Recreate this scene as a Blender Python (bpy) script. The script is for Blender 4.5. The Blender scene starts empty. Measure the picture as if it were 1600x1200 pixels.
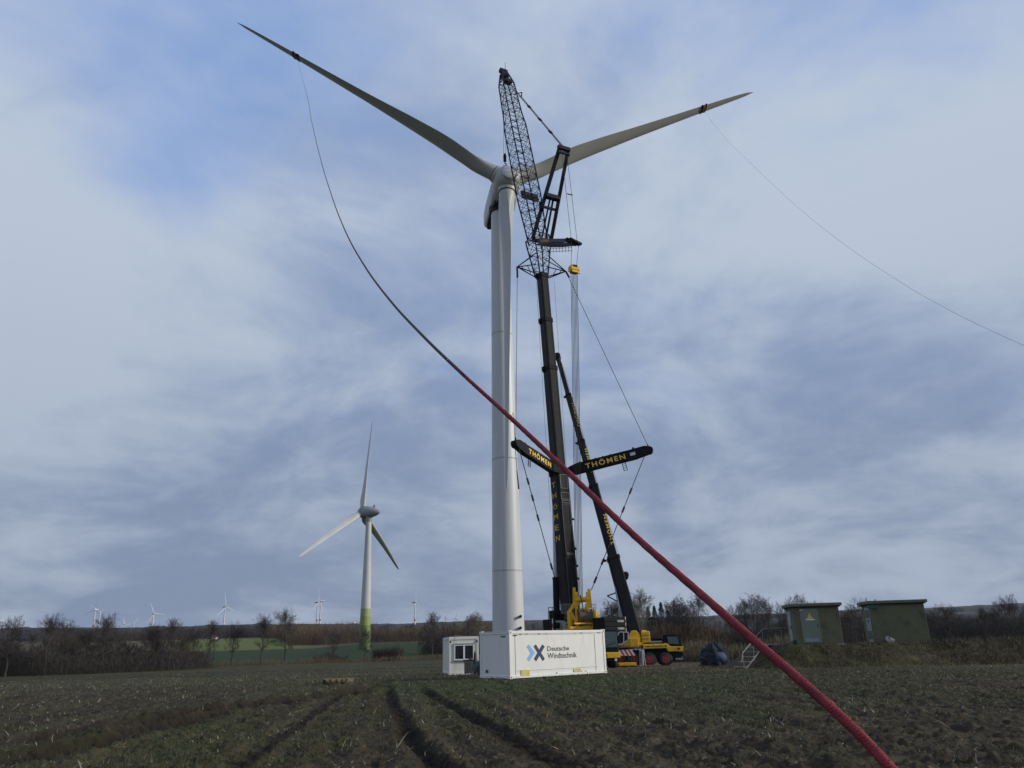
import bpy, bmesh, math, random
import numpy as np
from mathutils import Vector, Matrix
R_ = math.radians
scene = bpy.context.scene
COL = scene.collection
# ------------------------------------------------------------------ camera
F = 1200.0; TH = R_(18.7); RO = R_(1.5); CZ = 1.7
fw = np.array([0, math.cos(TH), math.sin(TH)]); r0 = np.array([1.0, 0, 0]); u0 = np.cross(r0, fw)
rt = math.cos(RO)*r0 - math.sin(RO)*u0; up = math.cos(RO)*u0 + math.sin(RO)*r0
CAM = np.array([0, 0, CZ])
cd = bpy.data.cameras.new('camera'); cam = bpy.data.objects.new('camera', cd); COL.objects.link(cam)
cd.sensor_width = 36; cd.lens = 36*F/1600; cd.clip_start = 0.1; cd.clip_end = 30000
m = Matrix.Identity(4)
for i in range(3):
    m[i][0] = rt[i]; m[i][1] = up[i]; m[i][2] = -fw[i]; m[i][3] = CAM[i]
cam.matrix_world = m
scene.camera = cam
# ------------------------------------------------------------------ light
SUN_EL, SUN_AZ = R_(22), R_(97)          # azimuth from +Y towards +X
sd = bpy.data.lights.new('sun', 'SUN'); so = bpy.data.objects.new('sun', sd); COL.objects.link(so)
sd.energy = 2.7; sd.angle = R_(7); sd.color = (1.0, 0.955, 0.88)
sv = Vector((math.sin(SUN_AZ)*math.cos(SUN_EL), math.cos(SUN_AZ)*math.cos(SUN_EL), math.sin(SUN_EL)))
so.rotation_euler = sv.to_track_quat('Z', 'Y').to_euler()
scene.view_settings.view_transform = 'Standard'; scene.view_settings.look = 'None'
scene.view_settings.gamma = 1; scene.view_settings.exposure = 0.0

w = bpy.data.worlds.new("World"); scene.world = w; w.use_nodes = True
nt = w.node_tree; nt.nodes.clear()
def N(t, **k):
    n = nt.nodes.new(t)
    for a, b in k.items(): setattr(n, a, b)
    return n
def ln(a, b): nt.links.new(a, b)
def mth(op, a, b=None, clamp=False):
    n = N('ShaderNodeMath', operation=op, use_clamp=clamp)
    for i, x in enumerate((a, b)):
        if x is None: continue
        if isinstance(x, (int, float)): n.inputs[i].default_value = x
        else: ln(x, n.inputs[i])
    return n.outputs[0]
def mixc(fac, a, b):
    n = N('ShaderNodeMix', data_type='RGBA')
    if isinstance(fac, (int, float)): n.inputs['Factor'].default_value = fac
    else: ln(fac, n.inputs['Factor'])
    for i, x in ((6, a), (7, b)):
        if isinstance(x, tuple): n.inputs[i].default_value = (*x, 1)
        else: ln(x, n.inputs[i])
    return n.outputs[2]
def ray(px, py): return fw + rt*(px-800)/F + up*(600-py)/F
sky = N('ShaderNodeTexSky', sky_type='NISHITA', sun_disc=False, sun_elevation=SUN_EL, sun_rotation=SUN_AZ,
        air_density=1.0, dust_density=0.6, ozone_density=1.5)
tc = N('ShaderNodeTexCoord'); G = tc.outputs['Generated']
sep = N('ShaderNodeSeparateXYZ'); ln(G, sep.inputs[0])
zc = mth('ADD', mth('MAXIMUM', sep.outputs[2], 0.0), 0.30)
cmb = N('ShaderNodeCombineXYZ'); ln(mth('DIVIDE', sep.outputs[0], zc), cmb.inputs[0]); ln(mth('DIVIDE', sep.outputs[1], zc), cmb.inputs[1])
def noise(scale, detail, rough, dist, vec, off=(0, 0, 0)):
    mp = N('ShaderNodeMapping'); mp.inputs['Location'].default_value = off; ln(vec, mp.inputs[0])
    n = N('ShaderNodeTexNoise'); n.inputs['Scale'].default_value = scale; n.inputs['Detail'].default_value = detail
    n.inputs['Roughness'].default_value = rough; n.inputs['Distortion'].default_value = dist; ln(mp.outputs[0], n.inputs[0])
    return n.outputs['Fac']
P = cmb.outputs[0]
n1 = noise(1.25, 10, 0.56, 0.5, P, (3.1, 7.7, 0))
n2 = noise(2.1, 10, 0.56, 0.4, P, (11.3, 2.2, 4))
nf = noise(7.0, 6, 0.6, 0.6, P, (2.3, 5.2, 1))
n3 = noise(0.65, 2, 0.4, 0.2, P, (1.3, 9.2, 8))
def blob(px, py, rad_px, amt):
    d = ray(px, py); d = d/np.linalg.norm(d)
    dp = N('ShaderNodeVectorMath', operation='DISTANCE'); ln(G, dp.inputs[0]); dp.inputs[1].default_value = tuple(d)
    s = mth('DIVIDE', dp.outputs['Value'], rad_px/F)
    return mth('MULTIPLY', mth('EXPONENT', mth('MULTIPLY', mth('MULTIPLY', s, s), -1.0)), amt)
def total(base, lst):
    t = base
    for b in lst: t = mth('ADD', t, blob(*b))
    return t
# large cloud fields of the sky: openings (negative) and thick parts (positive), by direction
lowcov = mth('MULTIPLY', mth('SUBTRACT', 0.62, mth('MINIMUM', sep.outputs[2], 0.62)), 0.42)
cov = total(mth('ADD', lowcov, mth('ADD', mth('MULTIPLY', mth('SUBTRACT', n1, 0.5), 1.35), 0.5)), [(240, 300, 130, -.27), (330, 200, 150, -.10), (620, 120, 220, -.08), (620, 420, 120, -.06), (930, 470, 130, -.08), (1000, 60, 200, -.10),
                 (1490, 810, 80, -.20), (1540, 120, 160, -.12), (1250, 60, 260, -.06), (700, 330, 220, -.05), (60, 420, 200, .16), (300, 560, 260, .12), (1480, 260, 150, .12), (1300, 560, 260, .14), (500, 700, 300, .12), (900, 780, 260, .10), (200, 850, 250, .12),
                 (720, 60, 150, .06), (120, 60, 160, -.10)])
cr = N('ShaderNodeMapRange', interpolation_type='SMOOTHSTEP'); ln(cov, cr.inputs[0])
cr.inputs[1].default_value = 0.17; cr.inputs[2].default_value = 0.62
lum = total(mth('ADD', mth('MULTIPLY', mth('ADD', mth('MULTIPLY', n2, 0.85), mth('MULTIPLY', n3, 0.25)), 1.45), mth('MULTIPLY', nf, 0.24)),
            [(90, 380, 200, .26), (110, 760, 120, .10), (330, 450, 160, .08), (150, 860, 150, -.12), (330, 830, 150, -.10), (1480, 240, 170, .22), (700, 860, 200, -.04),
             (1130, 640, 200, -.06), (560, 620, 200, -.08), (1400, 720, 200, -.05), (800, 240, 260, .0), (740, 130, 170, -.0), (1130, 100, 200, .06)])
lr = N('ShaderNodeMapRange', interpolation_type='SMOOTHSTEP'); ln(lum, lr.inputs[0]); lr.inputs[1].default_value = 0.66; lr.inputs[2].default_value = 1.12
SK = 0.1
def c10(r, g, b): return (r/SK, g/SK, b/SK)
cloud = mixc(lr.outputs[0], c10(.25, .34, .53), c10(.525, .595, .695))
hz = N('ShaderNodeMapRange', interpolation_type='SMOOTHSTEP'); ln(sep.outputs[2], hz.inputs[0]); hz.inputs[1].default_value = 0.0; hz.inputs[2].default_value = 0.60
lowc = mixc(lr.outputs[0], c10(.215, .27, .375), c10(.39, .445, .545))
cloud = mixc(hz.outputs[0], lowc, cloud)
skyc = N('ShaderNodeVectorMath', operation='SCALE'); ln(sky.outputs[0], skyc.inputs[0]); skyc.inputs['Scale'].default_value = 1.0
blue = mixc(0.75, skyc.outputs[0], c10(.245, .41, .82))
fin = mixc(mth('MULTIPLY', cr.outputs[0], 0.93), blue, cloud)
bg = N('ShaderNodeBackground'); ln(fin, bg.inputs[0]); bg.inputs[1].default_value = SK
wo = N('ShaderNodeOutputWorld'); ln(bg.outputs[0], wo.inputs[0])

# ------------------------------------------------------------------ helpers
def at(px, py, Y):
    d = ray(px, py); return CAM + d*(Y/d[1])
def plane_hit(px, py, P, n):
    d = ray(px, py); return CAM + d*(((P-CAM)@n)/(d@n))
def vplane(px, py, P, dxy):
    return plane_hit(px, py, np.array(P, float), np.array([dxy[1], -dxy[0], 0.0]))
def V(*a): return np.array(a, float)
def unit(v): return np.array(v, float)/max(1e-9, np.linalg.norm(v))
rng = np.random.default_rng(7)
random.seed(5)

def vnoise(x, y, seed=0):
    xi = np.floor(x).astype(np.int64); yi = np.floor(y).astype(np.int64)
    fx = x-xi; fy = y-yi; fx = fx*fx*(3-2*fx); fy = fy*fy*(3-2*fy)
    def h(a, b):
        n = (a*374761393 + b*668265263 + seed*974634777) & 0x7fffffff
        n = ((n ^ (n >> 13))*1274126177) & 0x7fffffff
        return ((n ^ (n >> 16)) & 0xffff)/65535.0
    return (h(xi, yi)*(1-fx)+h(xi+1, yi)*fx)*(1-fy) + (h(xi, yi+1)*(1-fx)+h(xi+1, yi+1)*fx)*fy
def fbm(x, y, o=4, seed=0):
    s = 0; a = 1; t = 0
    for i in range(o):
        s = s + a*vnoise(x*2**i+17.3*i, y*2**i-9.1*i, seed+i); t += a; a *= .5
    return s/t - .5
def sstep(a, b, x):
    t = np.clip((x-a)/(b-a), 0, 1); return t*t*(3-2*t)

RR = [0, 43, 60, 85, 150, 185, 260, 400, 600, 1200, 2000, 2500, 3300, 6000, 9000]
ZL = [0, -.03, -.3, -.78, -1.05, -1.1, .3, 3.6, 6.5, 20, 44, 56, 50, 20, 0]
ZL2 = [0, -.03, -.3, -.78, -1.05, -1.1, -.7, 1.6, 9.5, 24, 46, 56, 50, 20, 0]
ZR = [0, -.03, -.3, -.78, -1.05, -1.2, -1.4, -1.2, 1.0, 14, 40, 56, 50, 20, 0]
# the embankment with the two green station houses
MZ = 1.12
def mound(x, y):
    yy = y - 0.05*(x-20)
    a = sstep(15.2, 18.0, x + 0.6*fbm(x*.3, y*.3, 2, 5))*(1-sstep(62, 70, x))
    b = sstep(50.6, 53.6, yy + 1.6*fbm(x*.35, y*.35, 3, 9))*(1-sstep(61, 66, yy))
    return a*b
def ground_z(x, y):
    x = np.asarray(x, float); y = np.asarray(y, float)
    r = np.hypot(x, y); az = np.degrees(np.arctan2(x, np.maximum(y, 1e-3)))
    t = sstep(4, 16, az); lt = sstep(10.5, 15, -az)
    z = (np.interp(r, RR, ZL)*(1-lt) + np.interp(r, RR, ZL2)*lt)*(1-t) + np.interp(r, RR, ZR)*t
    z = z + sstep(700, 2200, r)*9*fbm(az*.22+5, r*.0006, 3, 3)
    mo = mound(x, y)
    return z*(1-mo) + mo*MZ
def gz(x, y): return float(ground_z(np.array([x]), np.array([y]))[0])
def gpt(px, py):
    d = ray(px, py); t = (0-CZ)/d[2]; p = CAM+d*t
    for _ in range(3):
        t = (gz(p[0], p[1])-CZ)/d[2]; p = CAM+d*t
    return p

class MB:
    def __init__(s, T=None): s.v = []; s.f = []; s.T = T
    def add(s, vs, fs):
        o = len(s.v); s.v.extend([tuple(map(float, p)) for p in vs]); s.f.extend([tuple(i+o for i in f) for f in fs])
    def box(s, c, d, ax=None, ay=None, az=None):
        c = np.array(c, float); ax = V(1, 0, 0) if ax is None else ax; ay = V(0, 1, 0) if ay is None else ay
        az = V(0, 0, 1) if az is None else az
        vs = [c+ax*d[0]/2*i+ay*d[1]/2*j+az*d[2]/2*k for k in (-1, 1) for j in (-1, 1) for i in (-1, 1)]
        s.add(vs, [(0, 2, 3, 1), (4, 5, 7, 6), (0, 1, 5, 4), (2, 6, 7, 3), (0, 4, 6, 2), (1, 3, 7, 5)])
    def beam(s, a, b, wd, ht=None, upv=(0, 0, 1)):
        ht = wd if ht is None else ht
        a = np.array(a, float); b = np.array(b, float); z = unit(b-a); x = np.cross(z, upv)
        if np.linalg.norm(x) < 1e-3: x = np.cross(z, (1, 0, 0))
        x = unit(x); y = np.cross(x, z)
        s.box((a+b)/2, (wd, ht, np.linalg.norm(b-a)), x, y, z)
    def rings(s, rs, cap=True, close=True):
        n = len(rs[0]); o = []
        vs = [p for r in rs for p in r]; fs = []
        for i in range(len(rs)-1):
            for j in range(n if close else n-1):
                k = (j+1) % n; fs.append((i*n+j, i*n+k, (i+1)*n+k, (i+1)*n+j))
        if cap: fs.append(tuple(range(n))[::-1]); fs.append(tuple((len(rs)-1)*n+j for j in range(n)))
        s.add(vs, fs)
    def path(s, pts, rad, n=6, cap=True):
        pts = [np.array(p, float) for p in pts]
        if isinstance(rad, (int, float)): rad = [rad]*len(pts)
        rs = []; x = None
        for i, p in enumerate(pts):
            t = unit(pts[min(i+1, len(pts)-1)]-pts[max(i-1, 0)])
            if x is None:
                x = np.cross(t, (0, 0, 1)) if abs(t[2]) < .9 else np.cross(t, (1, 0, 0))
            x = unit(x - t*(x@t)); y = np.cross(t, x)
            rs.append([p+rad[i]*(math.cos(2*math.pi*k/n)*x+math.sin(2*math.pi*k/n)*y) for k in range(n)])
        s.rings(rs, cap)
    def tube(s, a, b, ra, rb=None, n=8): s.path([a, b], [ra, ra if rb is None else rb], n)
    def prism(s, poly, org, ax, ay, thick):
        org = np.array(org, float); n = len(poly)
        a = [org+ax*p[0]+ay*p[1] for p in poly]; b = [p+thick for p in a]
        s.add(a+b, [tuple(range(n)), tuple(range(n, 2*n))[::-1]] + [(i, i+n, (i+1) % n+n, (i+1) % n) for i in range(n)])
    def wheel(s, c, ax, r, wd, n=24, prof=None):
        prof = prof or [(-.5, .72), (-.5, .93), (-.36, 1), (.36, 1), (.5, .93), (.5, .72)]
        ax = unit(ax); x = unit(np.cross(ax, (0, 0, 1))); y = np.cross(ax, x)
        rs = [[np.array(c)+ax*a*wd+r*q*(math.cos(2*math.pi*k/n)*x+math.sin(2*math.pi*k/n)*y) for k in range(n)] for a, q in prof]
        s.rings(rs)
    def ball(s, c, rad, nu=12, nv=8, sc=(1, 1, 1)):
        c = np.array(c, float)
        s.rings([[c+rad*V(sc[0]*math.sin(t)*math.cos(q), sc[1]*math.sin(t)*math.sin(q), sc[2]*math.cos(t)) for q in [2*math.pi*k/nu for k in range(nu)]] for t in [math.pi*(i+.02)/(nv+.04) for i in range(nv+1)]])
    def build(s, name, mat, parent=None, smooth=False, bevel=0, auto=None):
        o = mesh_obj(name, s.v, s.f, mat, parent, s.T)
        if smooth or auto: 
            o.data.polygons.foreach_set('use_smooth', [True]*len(o.data.polygons))
            if auto: 
                o.data.set_sharp_from_angle(angle=R_(auto))
        if bevel:
            b = o.modifiers.new('bevel', 'BEVEL'); b.width = bevel; b.segments = 2; b.limit_method = 'ANGLE'; b.angle_limit = R_(40)
        return o
def world_loc(o):
    l = Vector((0, 0, 0))
    while o: l += o.location; o = o.parent
    return l
def mesh_obj(name, v, f, mat, parent=None, T=None):
    me = bpy.data.meshes.new(name)
    a = np.array(v, float)
    if T is not None: a = a@np.array(T.to_3x3()).T + np.array(T.translation)
    if parent is not None: a = a - np.array(world_loc(parent))
    me.from_pydata(a.tolist(), [], f)
    bm = bmesh.new(); bm.from_mesh(me); bmesh.ops.recalc_face_normals(bm, faces=bm.faces); bm.to_mesh(me); bm.free()
    me.materials.append(mat)
    o = bpy.data.objects.new(name, me); COL.objects.link(o); o.parent = parent
    return o
def fast_mesh(name, verts, loops, fsize, mat, parent=None, color=None):
    """numpy mesh: all faces of fsize corners"""
    me = bpy.data.meshes.new(name); verts = np.asarray(verts, np.float32).reshape(-1, 3)
    loops = np.asarray(loops, np.int32).ravel(); nf = len(loops)//fsize
    me.vertices.add(len(verts)); me.vertices.foreach_set('co', verts.ravel())
    me.loops.add(len(loops)); me.loops.foreach_set('vertex_index', loops)
    me.polygons.add(nf); me.polygons.foreach_set('loop_start', np.arange(nf, dtype=np.int32)*fsize)
    me.update(calc_edges=True)
    if color is not None:
        ca = me.color_attributes.new('cover', 'FLOAT_COLOR', 'POINT')
        ca.data.foreach_set('color', np.column_stack([color, np.ones(len(color))]).astype(np.float32).ravel())
    me.materials.append(mat); o = bpy.data.objects.new(name, me); COL.objects.link(o); o.parent = parent
    return o
def tag(o, label=None, cat=None, group=None, kind=None):
    if label: o['label'] = label
    if cat: o['category'] = cat
    if group: o['group'] = group
    if kind: o['kind'] = kind
    return o
def thing(name, label, cat, loc, group=None):
    o = bpy.data.objects.new(name, None); COL.objects.link(o); o.location = Vector([float(x) for x in loc])
    o.empty_display_size = .3
    return tag(o, label, cat, group)
def copy_tree(o, parent=None):
    c = o.copy(); COL.objects.link(c)
    if parent: c.parent = parent
    for ch in list(o.children): copy_tree(ch, c)
    return c

# ------------------------------------------------------------------ materials
def mat(name, col, rough=.6, metal=0, var=.12, scale=3.0, bump=0.0, bscale=20, col2=None, c2amt=(.5, .7), c2scale=2.0, stretch=(1, 1, 1), attr=None, spec=.5):
    M = bpy.data.materials.new(name); M.use_nodes = True; t = M.node_tree; b = t.nodes['Principled BSDF']
    b.inputs['Roughness'].default_value = rough; b.inputs['Metallic'].default_value = metal
    b.inputs['Specular IOR Level'].default_value = spec
    co = t.nodes.new('ShaderNodeTexCoord'); mp = t.nodes.new('ShaderNodeMapping'); mp.inputs['Scale'].default_value = stretch
    t.links.new(co.outputs['Object'], mp.inputs[0])
    def nz(sc, det=4):
        n = t.nodes.new('ShaderNodeTexNoise'); n.inputs['Scale'].default_value = sc; n.inputs['Detail'].default_value = det; n.inputs['Roughness'].default_value = .6
        t.links.new(mp.outputs[0], n.inputs[0]); return n.outputs['Fac']
    if attr:
        a = t.nodes.new('ShaderNodeAttribute'); a.attribute_name = attr; cur = a.outputs['Color']
    else:
        c = t.nodes.new('ShaderNodeRGB'); c.outputs[0].default_value = (*col, 1); cur = c.outputs[0]
    def mix(fac, A, B, mode='MIX'):
        n = t.nodes.new('ShaderNodeMix'); n.data_type = 'RGBA'; n.blend_type = mode; t.links.new(fac, n.inputs['Factor']) if not isinstance(fac, float) else setattr(n.inputs['Factor'], 'default_value', fac)
        t.links.new(A, n.inputs[6])
        if isinstance(B, tuple): n.inputs[7].default_value = (*B, 1)
        else: t.links.new(B, n.inputs[7])
        return n.outputs[2]
    if col2:
        r = t.nodes.new('ShaderNodeMapRange'); t.links.new(nz(c2scale, 6), r.inputs[0]); r.inputs[1].default_value = c2amt[0]; r.inputs[2].default_value = c2amt[1]
        cur = mix(r.outputs[0], cur, col2)
    if var:
        r = t.nodes.new('ShaderNodeMapRange'); t.links.new(nz(scale), r.inputs[0]); r.inputs[1].default_value = .25; r.inputs[2].default_value = .75
        r.inputs[3].default_value = 1-var; r.inputs[4].default_value = 1+var
        cb = t.nodes.new('ShaderNodeVectorMath'); cb.operation = 'SCALE'; t.links.new(cur, cb.inputs[0]); t.links.new(r.outputs[0], cb.inputs['Scale']); cur = cb.outputs[0]
    t.links.new(cur, b.inputs['Base Color'])
    if bump:
        bp = t.nodes.new('ShaderNodeBump'); bp.inputs['Strength'].default_value = bump; bp.inputs['Distance'].default_value = .05
        t.links.new(nz(bscale, 5), bp.inputs['Height']); t.links.new(bp.outputs[0], b.inputs['Normal'])
    return M
M_ground = mat('field soil', (0, 0, 0), .95, attr='cover', var=.35, scale=1.4, bump=.9, bscale=14, spec=.15)
M_straw = mat('straw', (.25, .22, .155), .9, var=.35, scale=.7)
M_grass = mat('grass blades', (.045, .06, .022), .8, var=.4, scale=.5, col2=(.09, .08, .04), c2scale=.6)
M_midgrass = mat('mid field growth', (.062, .066, .028), .9, var=.4, scale=.25, col2=(.12, .10, .06), c2scale=.9, c2amt=(.5, .65))
M_dry = mat('dry grass', (.075, .058, .034), .9, var=.5, scale=.6, col2=(.032, .036, .016), c2scale=.35)
M_brush = mat('dark brushwood', (.05, .04, .032), .95, var=.35, scale=.15)
M_brush2 = mat('brown brushwood', (.135, .09, .05), .95, var=.4, scale=.06, col2=(.085, .075, .045), c2scale=.02)
M_brush3 = mat('straw coloured brushwood', (.15, .125, .075), .95, var=.35, scale=.1)
M_bark = mat('bark', (.052, .045, .036), .9, var=.25, scale=4, bump=.4)
M_twig = mat('twigs', (.06, .047, .04), .95, var=.2, scale=.5)
M_birch = mat('pale bark', (.21, .19, .15), .9, var=.3, scale=4)
M_birchtwig = mat('pale twigs', (.15, .125, .08), .9, var=.2, scale=.5)
M_needle = mat('needles', (.018, .028, .017), .9, var=.3, scale=.8)
M_white = mat('turbine paint', (.58, .58, .565), .45, var=.07, scale=.25, col2=(.47, .475, .44), c2scale=1.1, c2amt=(.45, .8), stretch=(1, 1, .07))
M_seam = mat('flange grey', (.34, .34, .31), .6)
M_blade = mat('blade gelcoat', (.42, .42, .385), .45, var=.05, scale=.2)
M_groove = mat('dark gap', (.03, .03, .03), .8)
M_far = mat('far turbine paint', (.58, .59, .60), .5, var=.02)
M_red = mat('red band', (.30, .12, .10), .6)
M_rope = mat('red rope', (.20, .012, .020), .75, var=.3, scale=45, col2=(.13, .010, .014), c2scale=30)
M_rope3 = mat('dark rope', (.055, .028, .032), .85, var=.2)
M_rope2 = mat('grey rope', (.22, .22, .23), .8, var=.2)
M_steel = mat('wire rope', (.028, .028, .032), .6, metal=.2, var=.2)
M_black = mat('crane black paint', (.008, .009, .010), .65, spec=.15, var=.3, scale=1.2)
M_dgrey = mat('crane dark grey paint', (.017, .016, .015), .6, var=.25, scale=1.0, col2=(.026, .023, .021), c2scale=1.5, spec=.18)
M_lat = mat('lattice dark steel', (.008, .010, .019), .65, spec=.2, var=.2)
M_grey = mat('light grey steel', (.30, .31, .31), .45, var=.2)
M_chrome = mat('cylinder rod', (.36, .38, .40), .3, metal=.6, var=.1)
M_yel = mat('crane yellow', (.78, .44, .014), .42, var=.18, scale=1.5, col2=(.30, .19, .04), c2scale=2.0, c2amt=(.58, .8))
M_yelt = mat('yellow lettering', (.95, .58, .05), .5, var=.1)
M_drum = mat('rope drum', (.10, .075, .05), .7, var=.3, scale=8)
M_cont = mat('container white paint', (.74, .72, .655), .5, var=.05, scale=1.1, col2=(.58, .54, .46), c2scale=1.6, c2amt=(.56, .85), stretch=(1, 1, .3), bump=.1, bscale=3)
M_cont2 = mat('cabin white paint', (.70, .68, .60), .55, var=.08, scale=1.5, col2=(.42, .38, .29), c2scale=2.2, c2amt=(.55, .8), stretch=(1, 1, .25))
M_rust = mat('rust', (.14, .06, .03), .9, var=.4, scale=5)
M_glass = mat('dark glass', (.012, .014, .016), .08, var=0, spec=.8)
M_cabglass = mat('windscreen glass', (.075, .11, .12), .2, var=.1, spec=.8)
M_navy = mat('navy print', (.018, .02, .075), .5, var=.05)
M_lblue = mat('light blue print', (.20, .42, .72), .5, var=.05)
M_ink = mat('grey print', (.025, .028, .045), .5, var=.05)
M_tyre = mat('tyre rubber', (.028, .028, .027), .85, var=.3, scale=3, col2=(.06, .05, .04), c2scale=3)
M_rim = mat('red rim', (.34, .032, .028), .55, var=.2)
M_redp = mat('red stripe', (.38, .05, .045), .55, var=.15)
M_whp = mat('white stripe', (.65, .62, .60), .55, var=.15)
M_green = mat('olive green wall', (.135, .128, .064), .75, var=.1, scale=.8, col2=(.075, .072, .042), c2scale=1.2, bump=.2, bscale=30)
M_groof = mat('roof concrete olive', (.155, .155, .105), .85, var=.2, scale=2, col2=(.07, .08, .045), c2scale=3)
M_gdoor = mat('pale green door', (.18, .205, .15), .5, var=.08)
M_gdoor2 = mat('grey louvre door', (.27, .29, .30), .5, var=.1)
M_conc = mat('pale concrete', (.26, .25, .22), .9, var=.2, scale=2)
M_signy = mat('sign yellow', (.75, .58, .07), .5, var=.05)
M_signw = mat('sign white', (.75, .74, .68), .5, var=.05)
M_tarp = mat('blue grey tarpaulin', (.028, .034, .044), .85, var=.5, scale=2.5, bump=1.0, bscale=5, spec=.15)
M_tarpb = mat('pale blue tarpaulin', (.075, .105, .16), .8, var=.3, scale=3, spec=.15)
M_wood = mat('weathered wood', (.12, .085, .055), .9, var=.35, scale=3)
M_galv = mat('galvanised steel', (.22, .23, .22), .5, metal=.3, var=.2)
M_sleeve = mat('orange red sleeve', (.26, .06, .02), .7, var=.2)
M_nacg = mat('grey nacelle paint', (.25, .26, .26), .5, var=.12, scale=.4)
M_tow2 = mat('pale grey tower paint', (.50, .495, .46), .6, var=.08, scale=.2)
M_g1 = mat('tower green light', (.31, .34, .15), .6, var=.1); M_g2 = mat('tower green mid', (.25, .29, .075), .6, var=.1)
M_g3 = mat('tower green', (.15, .20, .045), .6, var=.1); M_g4 = mat('tower green dark', (.07, .105, .028), .6, var=.1)
M_teal = mat('teal machine paint', (.04, .10, .105), .5, var=.2)
M_wall = mat('pale farm wall', (.78, .74, .62), .8, var=.05)
M_canopy = mat('far wood canopy', (.020, .019, .018), .95, var=.45, scale=.012, col2=(.04, .03, .022), c2scale=.006)

# ------------------------------------------------------------------ ground
RUTS = []
def rut(pxs, width, depth):
    pts = np.array([gpt(*p)[:2] for p in pxs]); d = [pts[0]]
    for a, b in zip(pts[:-1], pts[1:]):
        for t in np.linspace(0, 1, 12)[1:]: d.append(a+(b-a)*t)
    d = np.array(d)
    for k in range(3): d[1:-1] = (d[:-2]+2*d[1:-1]+d[2:])/4
    RUTS.append((d, width, depth))
rut([(-60, 1174), (0, 1167), (90, 1146), (195, 1131), (300, 1110), (420, 1095), (520, 1083), (600, 1070)], .85, .26)
rut([(-60, 1206), (0, 1196), (90, 1174), (180, 1154), (300, 1121), (420, 1099), (530, 1086), (610, 1073)], 1.0, .30)
rut([(606, 1072), (610, 1086), (612, 1100), (624, 1118), (634, 1142), (652, 1163), (690, 1204), (720, 1240)], .38, .11)
rut([(660, 1076), (680, 1090), (702, 1103), (756, 1130), (805, 1157), (872, 1197), (930, 1235)], .42, .12)
rut([(-60, 1096), (200, 1078), (420, 1062)], .5, .10)
rut([(330, 1240), (430, 1160), (500, 1110), (545, 1078)], .22, .03)
rut([(575, 1070), (640, 1062), (700, 1056)], .5, .15)
rut([(40, 1128), (220, 1105), (330, 1086)], .3, .06)
rut([(1240, 1180), (1340, 1150), (1480, 1120)], .35, .07)

NFINE = 1000
azf = np.radians(np.linspace(-41, 41, NFINE)); azc = np.radians(np.concatenate([np.linspace(41, 319, 60)[1:-1]]))
azs = np.concatenate([azf, azc]); na = len(azs)
rad = [0.6]
while rad[-1] < 9: rad.append(rad[-1]*1.12)
while rad[-1] < 60: rad.append(rad[-1]*1.0036)
while rad[-1] < 260: rad.append(rad[-1]*1.011)
while rad[-1] < 9000: rad.append(rad[-1]*1.03)
rad = np.array(rad); nr = len(rad)
Rg, Ag = np.meshgrid(rad, azs, indexing='ij'); X = Rg*np.sin(Ag); Y = Rg*np.cos(Ag)
Z = ground_z(X, Y)
near = 1-sstep(70, 160, Rg)
clod = fbm(X*3.2, Y*3.2, 5, 21)*.13 + np.maximum(fbm(X*6.5, Y*6.5, 2, 22)-.12, 0)*.22 + fbm(X*14, Y*14, 3, 33)*.055 + fbm(X*.5, Y*.5, 3, 41)*.14
RA = R_(-9.0); rowc = (X*math.cos(RA)-Y*math.sin(RA)) + .25*fbm(X*.12, Y*.12, 2, 90); rowp = np.sin(rowc*2*math.pi/.75)
Z = Z + near*(clod*1.15 + .022*rowp*(1-sstep(35, 60, Rg)))
mud = np.zeros_like(X)
for d, wd, dp in RUTS:
    sel = (X > d[:, 0].min()-1) & (X < d[:, 0].max()+1) & (Y > d[:, 1].min()-1) & (Y < d[:, 1].max()+1)
    xs, ys = X[sel], Y[sel]; best = np.full(xs.shape, 9.0); endd = np.minimum(np.hypot(xs-d[0, 0], ys-d[0, 1]), np.hypot(xs-d[-1, 0], ys-d[-1, 1]))
    fade = .35+.65*sstep(0, 3.0, endd)*(.75+.9*(fbm(xs*.7, ys*.7, 3, 83)+.3))
    for a, b in zip(d[:-1], d[1:]):
        ab = b-a; t = np.clip(((xs-a[0])*ab[0]+(ys-a[1])*ab[1])/(ab@ab+1e-9), 0, 1)
        best = np.minimum(best, np.hypot(xs-a[0]-t*ab[0], ys-a[1]-t*ab[1]))
    ww = wd*(1+.6*fbm(xs*1.5, ys*1.5, 3, 77)+.35*fbm(xs*6, ys*6, 2, 78))
    k = best/(ww*.5)
    prof = -dp*np.exp(-(k**3.0)) + dp*.13*np.exp(-((k-1.6)/.45)**2)*(1+2.2*fbm(xs*5, ys*5, 3, 3))
    lug = 1+.25*np.sin((xs+ys)*18)*np.exp(-k**2)
    Z[sel] += prof*lug*fade + fbm(xs*9, ys*9, 3, 6)*.05*np.exp(-k**2); mud[sel] = np.maximum(mud[sel], np.exp(-(k*.66)**4)*np.clip(fade*1.2, 0, 1))
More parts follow.
